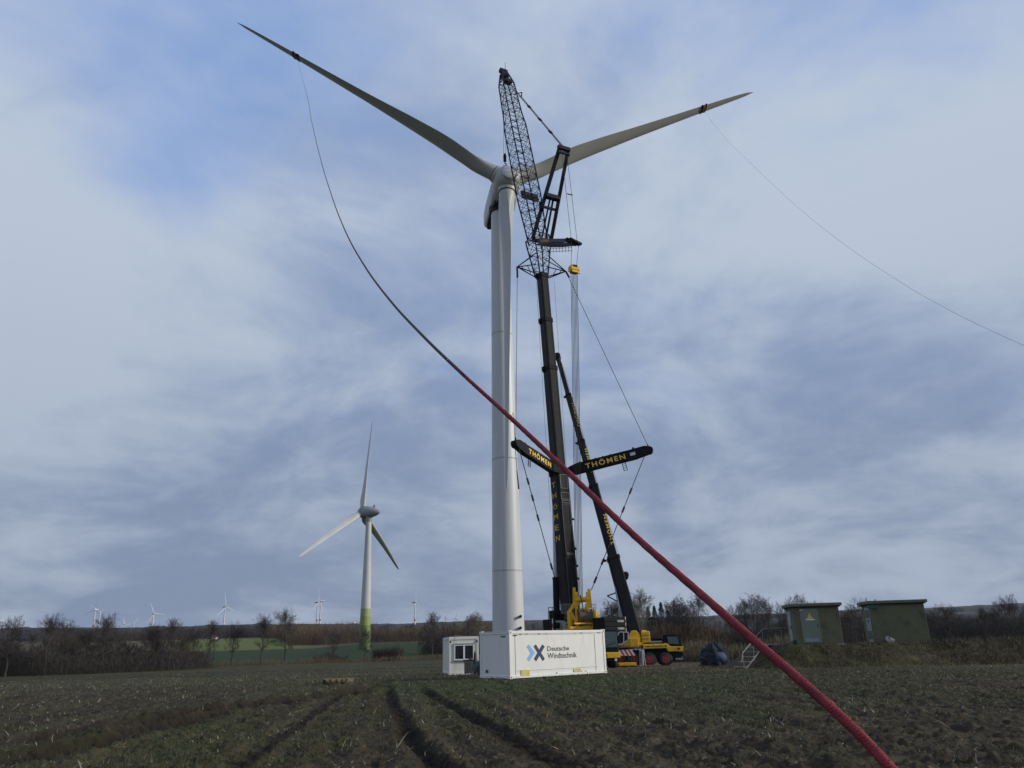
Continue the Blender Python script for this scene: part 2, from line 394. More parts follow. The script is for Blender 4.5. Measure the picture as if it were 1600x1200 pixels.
# land cover (real surface colours)
C = np.zeros((*X.shape, 3)); azd = np.degrees(Ag)
def cov_set(mask, col, f=1.0):
    mk = np.clip(mask*f, 0, 1)[..., None]; C[:] = C*(1-mk) + np.array(col)*mk
C[:] = (.038, .032, .024)
g = fbm(X*.8, Y*.8, 4, 50); g2 = fbm(X*.09, Y*.09, 3, 51)
cov_set(sstep(-.12, .16, g*.7+g2*.9), (.040, .044, .018), .75)
wide = sstep(.1, .9, np.sin(rowc*2*math.pi/3.0)+.6*fbm(X*.6, Y*.6, 3, 95)); cov_set(wide*(1-sstep(50, 80, Rg)), (.062, .056, .038), .5)
cov_set(sstep(.05, .3, fbm(X*5, Y*5, 3, 52)), (.085, .075, .052), .55)
cov_set(sstep(28, 70, Rg), (.048, .050, .023), .75)
cov_set(sstep(25, 60, Rg)*sstep(.0, .22, fbm(X*.16, Y*.34, 4, 58)), (.040, .034, .026), .8)
cov_set(sstep(25, 60, Rg)*sstep(.02, .25, fbm(X*.3, Y*.9, 4, 59)), (.078, .076, .045), .7)
# greener strip at the edge of the yard and near the cabins
yard = np.exp(-((X-1)/9)**2-((Y-37)/7)**2); cov_set(yard, (.043, .058, .022), .8)
strip = sstep(47, 50, Y)*(1-sstep(60, 66, Y))*sstep(-8, -3, X)*(1-sstep(16, 19, X)); cov_set(strip, (.072, .068, .036), .8)
drt = sstep(52, 60, Y)*(1-sstep(100, 116, Y))*sstep(-8, -2, X)*(1-sstep(20, 26, X)); cov_set(drt*sstep(-.3, .05, fbm(X*.25, Y*.25, 3, 61)+.15), (.075, .056, .042), .9)
cov_set(mound(X, Y), (.046, .043, .023), .9)
cov_set(mud, (.017, .013, .010), .92)
edge = 168 + 8*fbm(azd*.4, azd*0, 2, 8)
cov_set(sstep(0, 3, Rg-edge)*(1-sstep(6, 9, Rg-edge)), (.10, .075, .045), .8)
left = 1-sstep(2, 6, azd)
cov_set(sstep(6, 9, Rg-edge)*left, (.026, .042, .014))
cov_set(sstep(6, 9, Rg-edge)*(1-left), (.085, .075, .04))
cov_set(sstep(405, 415, Rg)*left, (.11, .085, .05))
cov_set(sstep(415, 425, Rg)*(1-sstep(640, 650, Rg))*left*(1-sstep(-15.5, -14, azd))*sstep(-24, -22, azd), (.105, .125, .03))
cov_set(sstep(260, 268, Rg)*(1-sstep(330, 340, Rg))*(1-left), (.14, .125, .07))
cov_set(sstep(340, 350, Rg)*(1-left), (.05, .055, .03))
cov_set(sstep(450, 460, Rg)*(1-sstep(560, 570, Rg))*sstep(29.5, 30, azd)*(1-sstep(31.8, 32.5, azd)), (.05, .085, .03))
cov_set(sstep(660, 700, Rg), (.045, .04, .032))
cov_set(sstep(1200, 1300, Rg), (.020, .020, .018))
C *= np.where(Rg[..., None] < 170, np.array([1.10, 1.0, .82]), 1.0)
jj = np.arange(nr-1)[:, None]*na; ii = np.arange(na)[None, :]; i2 = (ii+1) % na
quads = np.stack([jj+ii, jj+na+ii, jj+na+i2, jj+i2], -1).reshape(-1, 4)
verts = np.stack([X, Y, Z], -1).reshape(-1, 3); verts = np.vstack([verts, [[0, 0, 0]]])
cen = len(verts)-1
ground = fast_mesh('ground', verts, quads, 4, M_ground, color=np.vstack([C.reshape(-1, 3), [[.04, .036, .029]]]))
tag(ground, kind='structure'); ground.data.polygons.foreach_set('use_smooth', [True]*len(ground.data.polygons))

# ------------------------------------------------------------------ loose vegetation (stuff)
def slivers(name, base, length, width, lean, material, n_seg=1, bend=0.3):
    """many thin blades: triangles standing on base points"""
    n = len(base); a = rng.uniform(0, 2*math.pi, n); la = rng.uniform(0, 2*math.pi, n)
    side = np.stack([np.cos(a), np.sin(a), np.zeros(n)], -1)*width[:, None]/2
    d = np.stack([np.cos(la)*np.sin(lean), np.sin(la)*np.sin(lean), np.cos(lean)], -1)
    tip = base + d*length[:, None]; mid = base + d*(length*.55)[:, None] + np.array([0, 0, 1])*(length*.06)[:, None]
    v = np.stack([base-side, base+side, mid+side*.7, tip, mid-side*.7], 1).reshape(-1, 3)
    o = np.arange(n)[:, None]*5
    tri = np.concatenate([o+[0, 1, 2], o+[0, 2, 4], o+[4, 2, 3]], 1).reshape(-1)
    return fast_mesh(name, v, tri, 3, material)
def mesh_height(x, y):
    """z of the built ground sheet (bilinear on the polar grid)"""
    r = np.hypot(x, y); a = np.arctan2(x, y)
    i = np.clip(np.searchsorted(rad, r)-1, 0, nr-2); t = (r-rad[i])/(rad[i+1]-rad[i])
    fa = np.clip((a-azf[0])/(azf[1]-azf[0]), 0, NFINE-1.001); j = fa.astype(int); s = fa-j
    return (Z[i, j]*(1-s)+Z[i, j+1]*s)*(1-t) + (Z[i+1, j]*(1-s)+Z[i+1, j+1]*s)*t
def scatter(n, r0_, r1_, azlim=36, pw=1.0):
    u = rng.uniform(0, 1, n); r = (r0_**pw+(r1_**pw-r0_**pw)*u)**(1/pw); a = np.radians(rng.uniform(-azlim, azlim, n))
    return r*np.sin(a), r*np.cos(a)
x, y = scatter(90000, 9.5, 48, pw=.9)
mudat = lambda x, y: mud[np.clip(np.searchsorted(rad, np.hypot(x, y)), 0, nr-1), np.clip(((np.arctan2(x, y)-azf[0])/(azf[1]-azf[0])).astype(int), 0, NFINE-1)]
k = (mudat(x, y) < .35) & ((fbm(x*.8, y*.8, 4, 50)*.7+fbm(x*.09, y*.09, 3, 51)*.9 + .5*np.exp(-((x-1)/9)**2-((y-37)/7)**2) + rng.normal(0, .09, len(x))) > -.02)
x, y = x[k], y[k]
b = np.stack([x, y, mesh_height(x, y)-.01], -1); n = len(x)
tag(slivers('grass', b, rng.uniform(.03, .10, n)*(1+.01*np.hypot(x, y)), rng.uniform(.006, .014, n)*(1+.02*np.hypot(x, y)), rng.uniform(.1, 1.1, n), M_grass),
    'short sparse green grass and weeds sprouting through the dark soil of the field', 'grass', kind='stuff')
x, y = scatter(42000, 9.5, 110, pw=1.0); _k = rng.uniform(0, 1, len(x)) < .16+1.7*np.clip(fbm(x*.35, y*.35, 4, 101)+.08*np.sin((x*math.cos(RA)-y*math.sin(RA))*8.4), 0, 1); x, y = x[_k], y[_k]; b = np.stack([x, y, mesh_height(x, y)+.012], -1); n = len(x)
kk = mudat(x, y) < .5; x, y, b = x[kk], y[kk], b[kk]; n = len(x); b[:, 2] += .02; L_ = rng.uniform(.02, .13, n)*(1+1.3*(rng.uniform(0, 1, n) > .98))*(.6+.8*rng.uniform(0, 1, n)**2); L_[rng.uniform(0, 1, n) > .97] *= 2.0
s1 = slivers('straw_litter', b, L_*(1+.010*np.hypot(x, y)), rng.uniform(.008, .020, n)*(1+.022*np.hypot(x, y)), rng.uniform(.7, 1.5, n), M_straw)
tag(s1, 'pale broken maize straw lying scattered over the dark field', 'straw', kind='stuff')
x, y = scatter(60000, 42, 130, pw=.8); k = (fbm(x*.25, y*.25, 4, 57)+rng.normal(0, .12, len(x)) > -.02) & (mound(x, y) < .05); x, y = x[k], y[k]; n = len(x)
tag(slivers('field_growth', np.stack([x, y, mesh_height(x, y)-.02], -1), rng.uniform(.04, .16, n), rng.uniform(.02, .07, n), rng.uniform(.1, 1.2, n), M_midgrass),
    'dull green growth and stalks over the middle of the field', 'grass', kind='stuff')
# rows of standing stubble
px_, py_ = [], []
for row in range(-70, 71):
    for t in np.arange(8, 75, .17):
        if rng.uniform() < .07 + .25*(fbm(np.array([row*.21]), np.array([t*.12]), 2, 91)[0] > .12):
            c = row*.75; X0 = c*math.cos(RA)+t*math.sin(RA); Y0 = -c*math.sin(RA)+t*math.cos(RA)
            if Y0 > 9.5 and abs(math.atan2(X0, Y0)) < R_(36) and Y0 < 60 and mound(np.array([X0]), np.array([Y0]))[0] < .05: px_.append(X0+rng.normal(0, .10)); py_.append(Y0+rng.normal(0, .10))
# stub row beside the right wheel rut and left tracks
for (p0, p1, nn) in (((760, 1106), (835, 1146), 34), ((20, 1160), (165, 1126), 14), ((360, 1088), (425, 1070), 22)):
    a = gpt(*p0); c = gpt(*p1)
    for t in np.linspace(0, 1, nn): px_.append(a[0]+(c[0]-a[0])*t+rng.normal(0, .05)); py_.append(a[1]+(c[1]-a[1])*t+rng.normal(0, .05))
x = np.array(px_); y = np.array(py_); b = np.stack([x, y, mesh_height(x, y)-.02], -1); n = len(x)
tag(slivers('stubble', b, rng.uniform(.03, .17, n), rng.uniform(.011, .023, n)*(1+.010*np.hypot(x, y)), np.abs(rng.normal(0, .55, n)), M_straw),
    'pale cut maize stubs standing in rows on the harvested field', 'stubble', kind='stuff')

def brush_mass(name, pts, depth, height, n, size, material, label, cat, base_drop=.3, seg=(.5, 1.6), profile=None, leanmax=.85):
    """a belt of leafless brushwood: thin stems and twigs filling the volume along a line"""
    pts = np.array(pts, float); seglen = np.hypot(*(pts[1:]-pts[:-1]).T); cum = np.concatenate([[0], np.cumsum(seglen)])
    t = rng.uniform(0, cum[-1], n); x = np.interp(t, cum, pts[:, 0]); y = np.interp(t, cum, pts[:, 1])
    dirv = (pts[-1]-pts[0])/np.linalg.norm(pts[-1]-pts[0]); nx, ny = -dirv[1], dirv[0]
    o = rng.uniform(-.5, .5, n)*depth; x = x+nx*o; y = y+ny*o
    hh = height*np.clip(.30+1.35*(fbm(t/height*.55, o*0+height, 4, 12)+.42), .2, 1.25)
    z = ground_z(x, y) - base_drop + hh*rng.uniform(0, 1, n)**1.25*.95
    b = np.stack([x, y, z], -1)
    o = slivers(name, b, rng.uniform(*seg, n)*size, rng.uniform(.5, 1.3, n)*size*.055+.0, np.abs(rng.normal(0, leanmax, n)), material)
    return tag(o, label, cat, kind='stuff')
def polar(px, r):   # ground point in the direction of picture column px (at the horizon) and range r
    d = ray(px, 1000); a = math.atan2(d[0], d[1]); return (r*math.sin(a), r*math.cos(a))
brush_mass('brushwood', [polar(-80, 160), polar(60, 150), polar(170, 152), polar(250, 160), polar(300, 172)], 24, 3.7, 100000, .62, M_brush,
           'dense dark brown leafless brushwood at the left edge of the field', 'brushwood', leanmax=1.0)
brush_mass('hedge_bank', [polar(300, 172), polar(480, 172), polar(620, 172), polar(700, 170), polar(760, 168)], 4, 1.0, 9000, .7, M_brush2,
           'low reddish brown weedy strip along the far edge of the field', 'weeds')
brush_mass('bush', [polar(585, 176), polar(628, 174)], 4, 3.2, 5000, .9, M_brush, 'low dark leafless bush right of the green banded tower foot', 'bush')
brush_mass('bush', [polar(490, 182), polar(545, 180)], 3, 2.0, 1800, .8, M_brush, 'low dark bush left of the green banded tower foot', 'bush')
brush_mass('hedgerow', [polar(430, 660), polar(460, 600), polar(480, 470), polar(560, 450), polar(650, 440), polar(720, 440), polar(775, 430)], 22, 9.5, 60000, 2.2, M_brush2,
           'brown leafless hedgerow beyond the green field at the centre', 'hedgerow')
brush_mass('hedgerow', [polar(100, 600), polar(260, 680), polar(350, 720), polar(460, 700)], 26, 7.5, 34000, 2.2, M_brush,
           'dark hedgerow beyond the bright green field at the left', 'hedgerow')
brush_mass('hedgerow', [polar(660, 230), polar(700, 225), polar(760, 222), polar(830, 222)], 10, 5.6, 18000, 1.1, M_brush,
           'dark hedgerow behind the white site cabin', 'hedgerow')
brush_mass('hedgerow', [polar(820, 260), polar(900, 250), polar(960, 190), polar(1040, 180), polar(1110, 185)], 14, 6.6, 50000, 1.4, M_brush2,
           'brown leafless thicket behind the two cranes', 'thicket')
brush_mass('hedgerow', [polar(1100, 260), polar(1220, 255), polar(1340, 250)], 14, 6.8, 34000, 1.4, M_brush,
           'dark thicket behind the stairs and the green station houses', 'thicket')
brush_mass('reeds', [polar(940, 120), polar(1050, 115), polar(1180, 108), polar(1240, 105)], 5, 2.2, 16000, .8, M_brush3,
           'pale tall dry grass standing between the cranes and the green houses', 'dry grass')
brush_mass('hedge', [polar(1020, 100), polar(1100, 96), polar(1180, 92)], 2, 1.1, 6000, .5, M_brush, 'low dark hedge behind the tarpaulin covered load', 'hedge')
brush_mass('hedgerow', [polar(1330, 205), polar(1450, 200), polar(1520, 175), polar(1640, 150)], 6, 2.0, 8000, .8, M_brush,
           'low dark hedge under the trees at the right edge', 'hedgerow')
brush_mass('hedgerow', [polar(1300, 420), polar(1450, 400), polar(1640, 380)], 30, 9.5, 60000, 2.2, M_brush,
           'long dark wood edge on the horizon at the right', 'wood edge')
# rough growth on the embankment
x = rng.uniform(15.5, 45, 60000); y = rng.uniform(49.5, 66, 60000); mk = mound(x, y)
front = 1-sstep(53.6, 55.5, y-.05*(x-20))
dens = (mk > .04)*(.10+.9*front)*(.5+1.1*(fbm(x*.6, y*.6, 3, 71)+.5))
k = rng.uniform(0, 1, len(x)) < dens; x, y = x[k], y[k]; n = len(x)
hgt = (.07+.36*np.clip(fbm(x*.9, y*.9, 3, 72)+.35, 0, 1))*(1+.9*sstep(24, 34, x))*rng.uniform(.4, 1.1, n)
b = np.stack([x, y, ground_z(x, y)-.03], -1)
tag(slivers('rough_grass', b, hgt, rng.uniform(.015, .05, n), rng.uniform(.05, .9, n), M_dry), 'rough olive and brown grass covering the embankment of the green houses', 'rough grass', kind='stuff')
x = rng.uniform(-10, 16, 16000); y = rng.uniform(44, 56, 16000); k = rng.uniform(0, 1, len(x)) < .25+1.2*np.clip(fbm(x*.5, y*.5, 3, 80), 0, 1); x, y = x[k], y[k]; n = len(x)
tag(slivers('verge_grass', np.stack([x, y, mesh_height(x, y)-.02], -1), rng.uniform(.05, .22, n), rng.uniform(.012, .03, n), rng.uniform(.1, .9, n), M_dry),
    'dull green verge grass around the white containers', 'grass', kind='stuff')

# far wooded ridge: a closed canopy surface over the ground
def woodland(name, az0, az1, ra, rb, h, label, na_=420, nr_=26, mtl=None):
    a = np.radians(np.linspace(az0, az1, na_)); r = np.linspace(ra, rb, nr_); Rw, Aw = np.meshgrid(r, a, indexing='ij')
    Rw = Rw + (rb-ra)*.12*fbm(np.degrees(Aw)*1.1, Rw*.001, 3, 4)
    x = Rw*np.sin(Aw); y = Rw*np.cos(Aw); g_ = ground_z(x, y)
    e = np.ones_like(Rw); e[0] = e[-1] = 0; e[:, 0] = e[:, -1] = 0
    z = g_ - .5 + e*h*(.62+.95*(fbm(x*.035, y*.035, 4, 15)+.5)*.6)
    jj = np.arange(nr_-1)[:, None]*na_; ii = np.arange(na_-1)[None, :]
    q = np.stack([jj+ii, jj+na_+ii, jj+na_+ii+1, jj+ii+1], -1).reshape(-1, 4)
    return tag(fast_mesh(name, np.stack([x, y, z], -1), q, 4, mtl or M_canopy), label, 'wood', kind='stuff')
woodland('ridge_wood', -46, 46, 2000, 2700, 14, 'far dark wood covering the ridge along the horizon', 1300, 20)
woodland('middle_wood', -46, -20, 800, 1200, 11, 'dark wood on the rising land at the far left', 500, 16)
woodland('middle_wood', -22, 1.5, 760, 1250, 12, 'dark wood between the hedgerows and the ridge at the centre', 500, 16)
woodland('middle_wood', 3, 46, 800, 1300, 13, 'dark wood on the rising land at the right', 700, 16)

# ------------------------------------------------------------------ lettering
def lettering(name, text, org, ax, ay, width, height, material, parent, thick=.012, off=0.0, fat=0.0, fit_w=True):
    """raised letters: lower left corner at org, running along ax, upright along ay"""
    cu = bpy.data.curves.new('lettering', 'FONT'); cu.body = text; cu.size = 1; cu.extrude = 0.0; cu.offset = fat; cu.resolution_u = 3
    cu.space_line = .92; cu.space_character = 1.28 if text.isupper() else 1.0
    t = bpy.data.objects.new('lettering', cu); COL.objects.link(t); bpy.context.view_layer.update()
    me = bpy.data.meshes.new_from_object(t.evaluated_get(bpy.context.evaluated_depsgraph_get()))
    bpy.data.objects.remove(t)
    co = np.zeros(len(me.vertices)*3); me.vertices.foreach_get('co', co); co = co.reshape(-1, 3)
    mn, mx = co.min(0), co.max(0); uv = (co[:, :2]-mn[:2])/(mx[:2]-mn[:2])
    fs = [tuple(p.vertices) for p in me.polygons]
    bm = bmesh.new(); bm.from_mesh(me)
    nz_ = unit(np.cross(ax, ay))
    P_ = np.array(org, float)+uv[:, :1]*width*ax+uv[:, 1:]*height*ay
    for v, p in zip(bm.verts, P_): v.co = Vector(p+nz_*off)
    r = bmesh.ops.extrude_face_region(bm, geom=bm.faces[:])
    bmesh.ops.translate(bm, vec=Vector(nz_*thick), verts=[g for g in r['geom'] if isinstance(g, bmesh.types.BMVert)])
    bm.verts.index_update()
    vs = [tuple(v.co) for v in bm.verts]; fs = [tuple(v.index for v in f.verts) for f in bm.faces]; bm.free()
    bpy.data.meshes.remove(me)
    return mesh_obj(name, vs, fs, material, parent)

# ------------------------------------------------------------------ trees
def rand_perp(d):
    v = np.cross(d, rng.normal(size=3)); return unit(v)
def make_tree_mesh(H, trunk_r, style, seed):
    global rng
    keep = rng; rng = np.random.default_rng(seed)
    T = MB(); Cr = MB()
    def twig(mb, p, d, L, r, lv, maxlv, upb):
        k = 3 if lv < 2 else 2; pts = [p]; rs = [r]
        dd = d
        for i in range(k):
            dd = unit(dd+rng.normal(size=3)*.16+np.array([0, 0, upb])); pts.append(pts[-1]+dd*L/k); rs.append(max(r*(1-(i+1)/k*.6), .011))
        (mb if lv < 2 else Cr).path(pts, rs, 5 if lv < 2 else 3, cap=False)
        if lv >= maxlv: return
        nb = {0: 7, 1: 7, 2: 6, 3: 5}.get(lv, 3)
        for i in range(nb):
            t = .25+.75*(i+rng.uniform(.2, .9))/nb; q = t*k; j = min(int(q), k-1); P_ = pts[j]+(pts[j+1]-pts[j])*(q-j)
            an = rng.uniform(.45, .95); nd = unit(dd*math.cos(an)+rand_perp(dd)*math.sin(an))
            twig(mb, P_, nd, L*rng.uniform(.42, .62), max(rs[j]*.5, .013), lv+1, maxlv, upb)
    z0 = H*{'road': .26, 'wood': .15, 'upright': .2, 'birch': .12}[style]
    top = H*.8; n = 9
    tp = [np.array([0, 0, -.4])]; off = np.zeros(2)
    for i in range(n):
        off = off+rng.normal(size=2)*H*.008; tp.append(np.array([off[0], off[1], (i+1)/n*top]))
    tr = [trunk_r*(1.25 if i == 0 else 1)*(1-.78*i/n) for i in range(n+1)]
    T.path(tp, tr, 8)
    nb = {'road': 13, 'wood': 14, 'upright': 22, 'birch': 20}[style]
    for i in range(nb):
        t = (i+rng.uniform(0, .8))/nb; z = z0+(top-z0)*t; q = z/top*n; j = min(int(q), n-1); P_ = tp[j]+(tp[j+1]-tp[j])*(q-j)
        a = i*2.4+rng.uniform(-.4, .4)
        el = {'road': rng.uniform(.5, 1.0)+.35*t, 'wood': rng.uniform(.4, 1.0)+.3*t, 'upright': rng.uniform(1.0, 1.3), 'birch': rng.uniform(.8, 1.2)}[style]
        d = np.array([math.cos(a)*math.cos(el), math.sin(a)*math.cos(el), math.sin(el)])
        sh = math.sin(math.pi*min(1, .25+.65*(1-t)))
        L = H*{'road': .36, 'wood': .36, 'upright': .24, 'birch': .27}[style]*sh*rng.uniform(.8, 1.15)
        twig(T, P_, d, L, tr[j]*.42, 1, 4 if style in ('road', 'wood') else 3 if style == 'upright' else 4, .07)
    twig(T, tp[-1], np.array([0, 0, 1.0]), H*.2, tr[-1], 1, 4, .1)
    rng = keep
    return T, Cr
def bare_tree(H, tr, style, seed, mt=None, mc=None, wide=1.0):
    root = thing('bare_tree', 'x', 'tree', (0, 0, 0))
    T, Cr = make_tree_mesh(H, tr, style, seed)
    T.build('trunk', mt or M_bark, root); Cr.build('crown', mc or M_twig, root)
    return root
def conifer(H, seed):
    r = random.Random(seed); root = thing('conifer', 'x', 'tree', (0, 0, 0)); T = MB(); T.path([(0, 0, -.4), (0, 0, H*.5), (0, 0, H)], [H*.018, H*.011, .02], 6); T.build('trunk', M_bark, root)
    vs = []; nv = 0
    for i in range(5200):
        t = r.random()**.8; z = H*(.06+.93*t); tier = (1-t)**.85*H*.22*(.65+.5*abs(math.sin(z*5.2/H*6))); a = r.choice(range(11))*.571+t*9+r.gauss(0, .16); q = tier*r.random()**.45
        p = np.array([math.cos(a)*q, math.sin(a)*q, z-q*.28]); d = np.array([math.cos(a), math.sin(a), r.uniform(-.6, .2)])*H*.028*r.uniform(.5, 1.3)
        s = np.array([-math.sin(a), math.cos(a), r.uniform(-.5, .5)])*H*.006
        vs += [p-s, p+s, p+d]
    fast_mesh('crown', vs, np.arange(len(vs)), 3, M_needle, root)
    return root
tree_src = {}
def get_tree(key):
    if key not in tree_src:
        st, k = key
        tree_src[key] = [{'road': lambda: bare_tree(10, .20, 'road', 100+k), 'wood': lambda: bare_tree(9, .17, 'wood', 200+k),
                          'upright': lambda: bare_tree(12, .15, 'upright', 300+k), 'birch': lambda: bare_tree(11, .14, 'birch', 400+k, M_birch, M_birchtwig),
                          'conifer': lambda: conifer(11, 500+k)}[st](), False]
    e = tree_src[key]
    if not e[1]: e[1] = True; return e[0]
    return copy_tree(e[0])
BASEH = {'road': 10, 'wood': 9, 'upright': 12, 'birch': 11, 'conifer': 11}
def put_tree(key, px, rng_, H, label, group=None, cat='tree', name=None, sx=1.0):
    o = get_tree(key); x, y = polar(px, rng_); s = H/BASEH[key[0]]
    o.location = (x, y, gz(x, y)-.05); o.rotation_euler = (0, 0, random.uniform(0, 6.28)); o.scale = (s*sx, s*sx, s)
    tag(o, label, cat, group)
    if name: o.name = name
    return o
# roadside row
for i, (px, r, H, k, lab) in enumerate([
    (329, 176, 7.6, 0, 'bare roadside tree closest to the dark brushwood, leftmost of the row along the green field'),
    (365, 182, 7.2, 1, 'small bare roadside tree with pale gaps, second in the row along the green field'),
    (409, 180, 8.6, 2, 'broad bare roadside tree with forked crown, third in the row along the green field'),
    (447, 180, 9.6, 3, 'tallest bare roadside tree with rounded crown, last of the row along the green field'),
    (522, 184, 5.6, 1, 'low dark bare tree between the roadside row and the green banded tower'),
    (570, 178, 5.8, 2, 'small bare tree standing right before the foot of the green banded tower'),
    (676, 200, 9.0, 0, 'bare tree just left of the white site cabin'),
    (737, 215, 8.6, 3, 'bare tree rising above the white site cabin')]):
    put_tree(('road', k), px, r, H, lab)
for i in range(46):
    px = -60+i*8.0+random.uniform(-5, 5); r = random.uniform(146, 166)
    put_tree(('wood', i % 3), px, r, random.choice([3.2, 3.8, 4.4, 5.0, 5.8]), 'leafless tree standing within the dense dark brushwood left of the roadside row', 'trees in the dark brushwood at the left')
for px, r, H, lab in ((18, 143, 7.2, 'taller leafless tree nearest the left border of the field wood'), (78, 141, 7.4, 'tall forked leafless tree overtopping the left brushwood before the paired far turbines'),
                      (103, 144, 7.0, 'tall leafless tree touching the forked one over the left brushwood'), (166, 146, 7.6, 'leafless tree overtopping the left brushwood right of the paired far turbines'),
                      (268, 150, 7.2, 'leaning leafless tree at the right end of the left brushwood'), (238, 152, 6.4, 'low leafless tree near the right end of the left brushwood')):
    put_tree(('road', int(px) % 4), px, r, H, lab)
put_tree(('birch', 0), 744, 190, 9.2, 'slim pale tree between the site cabin and the white container')
# behind the cranes
put_tree(('birch', 0), 1006, 172, 12.0, 'pale birch like tree just right of the inclined black boom')
put_tree(('birch', 1), 990, 178, 10.5, 'thin pale tree partly behind the inclined black boom')
for px, H, lab in ((1016, 10.6, 'leftmost dark conifer of the four behind the small crane'), (1026, 10.8, 'second dark conifer from the left behind the small crane'),
                   (1037, 11.6, 'third dark conifer from the left behind the small crane'), (1047, 9.8, 'smallest dark conifer, rightmost of the four behind the small crane')):
    put_tree(('conifer', px % 2), px, 195, H, lab, 'conifers behind the small crane', name='conifer')
for i, px in enumerate((952, 962, 972, 982, 1055, 1062, 1071, 1078)):
    put_tree(('wood', i % 3), px, random.uniform(180, 200), random.uniform(9, 10.5), 'leafless tree on the brown thicket behind the cranes', 'trees on the thicket behind the cranes')
put_tree(('road', 3), 1093, 190, 11.0, 'lone bare tree on the skyline left of the tall row')
for i, px in enumerate((1148, 1156, 1164, 1172, 1180, 1187, 1194, 1201, 1208)):
    put_tree(('upright', i % 2), px+random.uniform(-2, 2), random.uniform(196, 212), (11.2, 11.8, 12.6, 12.4, 13.4, 13.6, 12.8, 12.0, 12.6)[i]*.9,
             'slender bare tree in the tall dense row left of the first green house', 'slender trees in the tall row')
for i, px in enumerate((1222, 1233, 1243, 1252, 1262, 1270, 1281, 1291, 1300, 1314, 1322)):
    put_tree(('upright', i % 2), px, random.uniform(200, 215), (11.2, 11.0, 12.4, 13.4, 13.2, 11.4, 11.2, 11.0, 10.2, 9.6, 9.0)[i]*.9,
             'slender bare tree topping out behind the roof of the first green house', 'slender trees behind the first green house')
for px, r, H, k, lab in ((1330, 120, 5.0, 0, 'low bare tree in the gap between the two green houses'), (1349, 190, 8.6, 1, 'bare tree peeking over the left end of the second green house'),
                         (1461, 128, 4.8, 2, 'bare tree next to the right wall of the second green house'), (1489, 122, 5.4, 3, 'broad bare tree standing alone on the pale field at the right'),
                         (1544, 130, 5.0, 0, 'round crowned bare tree between the lone one and the right border group'), (1562, 124, 4.8, 1, 'bare tree second from the right border'),
                         (1588, 112, 5.6, 2, 'tallest bare tree at the right border')):
    put_tree(('road', k), px, r, H, lab)

# ------------------------------------------------------------------ big turbine
def ring(c, r, ax, ay, n=32): return [np.array(c)+r*(math.cos(2*math.pi*k/n)*ax+math.sin(2*math.pi*k/n)*ay) for k in range(n)]
def tower(parent, base, H, rb, rtp, name, material, z0=0.0, z1=1.0, n=40):
    mb = MB(); b = np.array(base, float); rs = []
    for t in np.linspace(z0, z1, 9): rs.append(ring(b+V(0, 0, H*t), rb+(rtp-rb)*t, V(1, 0, 0), V(0, 1, 0), n))
    mb.rings(rs); return mb.build(name, material, parent, auto=40)
def blade_mb(Hc, d0, tip, axis, R, prof, rot=1, nseg=36, npt=20, twist_s=1.0, ref=1.0):
    """lofted aerofoil from hub centre along d0, bending to tip"""
    mb = MB(); rs = []; bend = tip-(Hc+R*d0)
    for t in np.concatenate([np.linspace(.035, .3, 14), np.linspace(.32, 1, nseg-14)]):
        c, th, tw, le = [np.interp(t, prof['t'], prof[k]) for k in ('c', 'th', 'tw', 'le')]
        c *= ref; P_ = Hc+d0*R*t+bend*t*t; d = unit(d0*R+2*t*bend)
        ch = unit(np.cross(axis, d))*rot; ch = unit(ch-d*(ch@d)); nn = np.cross(d, ch); nn = nn if nn@axis > 0 else -nn
        a = R_(tw*twist_s); cx = ch*math.cos(a)+nn*math.sin(a); cy = nn*math.cos(a)-ch*math.sin(a)
        circ = np.clip((.12-t)/.07, 0, 1); pts = []
        for k in range(npt):
            q = 2*math.pi*k/npt; xx = .5+.5*math.cos(q)            # 0 leading .. 1 trailing
            yt = 5*(.2969*math.sqrt(xx)-.126*xx-.3516*xx**2+.2843*xx**3-.1015*xx**4)*(1 if math.sin(q) >= 0 else -1)*.5*(2*th)/1.0
            ya = yt*c; yc = .5*math.sin(q)*c*th
            pts.append(P_+cx*((xx-le)*c)+cy*(ya*(1-circ)+yc*circ))
        rs.append(pts)
    mb.rings(rs); return mb
PROF = dict(t=[0, .05, .10, .15, .20, .25, .35, .5, .65, .8, .9, .96, .99, 1.0],
            c=[2.3, 2.3, 2.4, 2.85, 3.3, 3.35, 3.0, 2.25, 1.75, 1.3, 1.0, .72, .40, .08],
            th=[1, 1, .96, .66, .48, .38, .30, .24, .21, .19, .18, .17, .16, .16],
            tw=[86, 86, 86, 86, 85, 84, 83, 81, 80, 79, 78, 78, 78, 78],
            le=[.5, .5, .5, .42, .36, .33, .32, .32, .32, .32, .34, .38, .45, .5])
yaw = R_(10.2); tilt = R_(4.8)
AX = V(math.sin(yaw)*math.cos(tilt), -math.cos(yaw)*math.cos(tilt), math.sin(tilt))
E1 = unit(np.cross(V(0, 0, 1), AX)); E2 = np.cross(AX, E1)
HUB = V(0.05, 96.0, 65.3); RB = 46.9
tb = at(794.5, 985, 100.5); TBX, TBY = tb[0], 100.5
trb = thing('wind_turbine', 'large grey white wind turbine, nearest of all, with a crane before its hub', 'wind turbine', (TBX, TBY, gz(TBX, TBY)))
zb = gz(TBX, TBY)-.3
mb = MB(); rs = []
for t in np.linspace(0, 1, 14): rs.append(ring(V(TBX, TBY, zb+(63.1-zb)*t), 2.06+(1.2-2.06)*t, V(1, 0, 0), V(0, 1, 0), 56))
mb.rings(rs); tw_o = mb.build('tower', M_white, trb, auto=40)
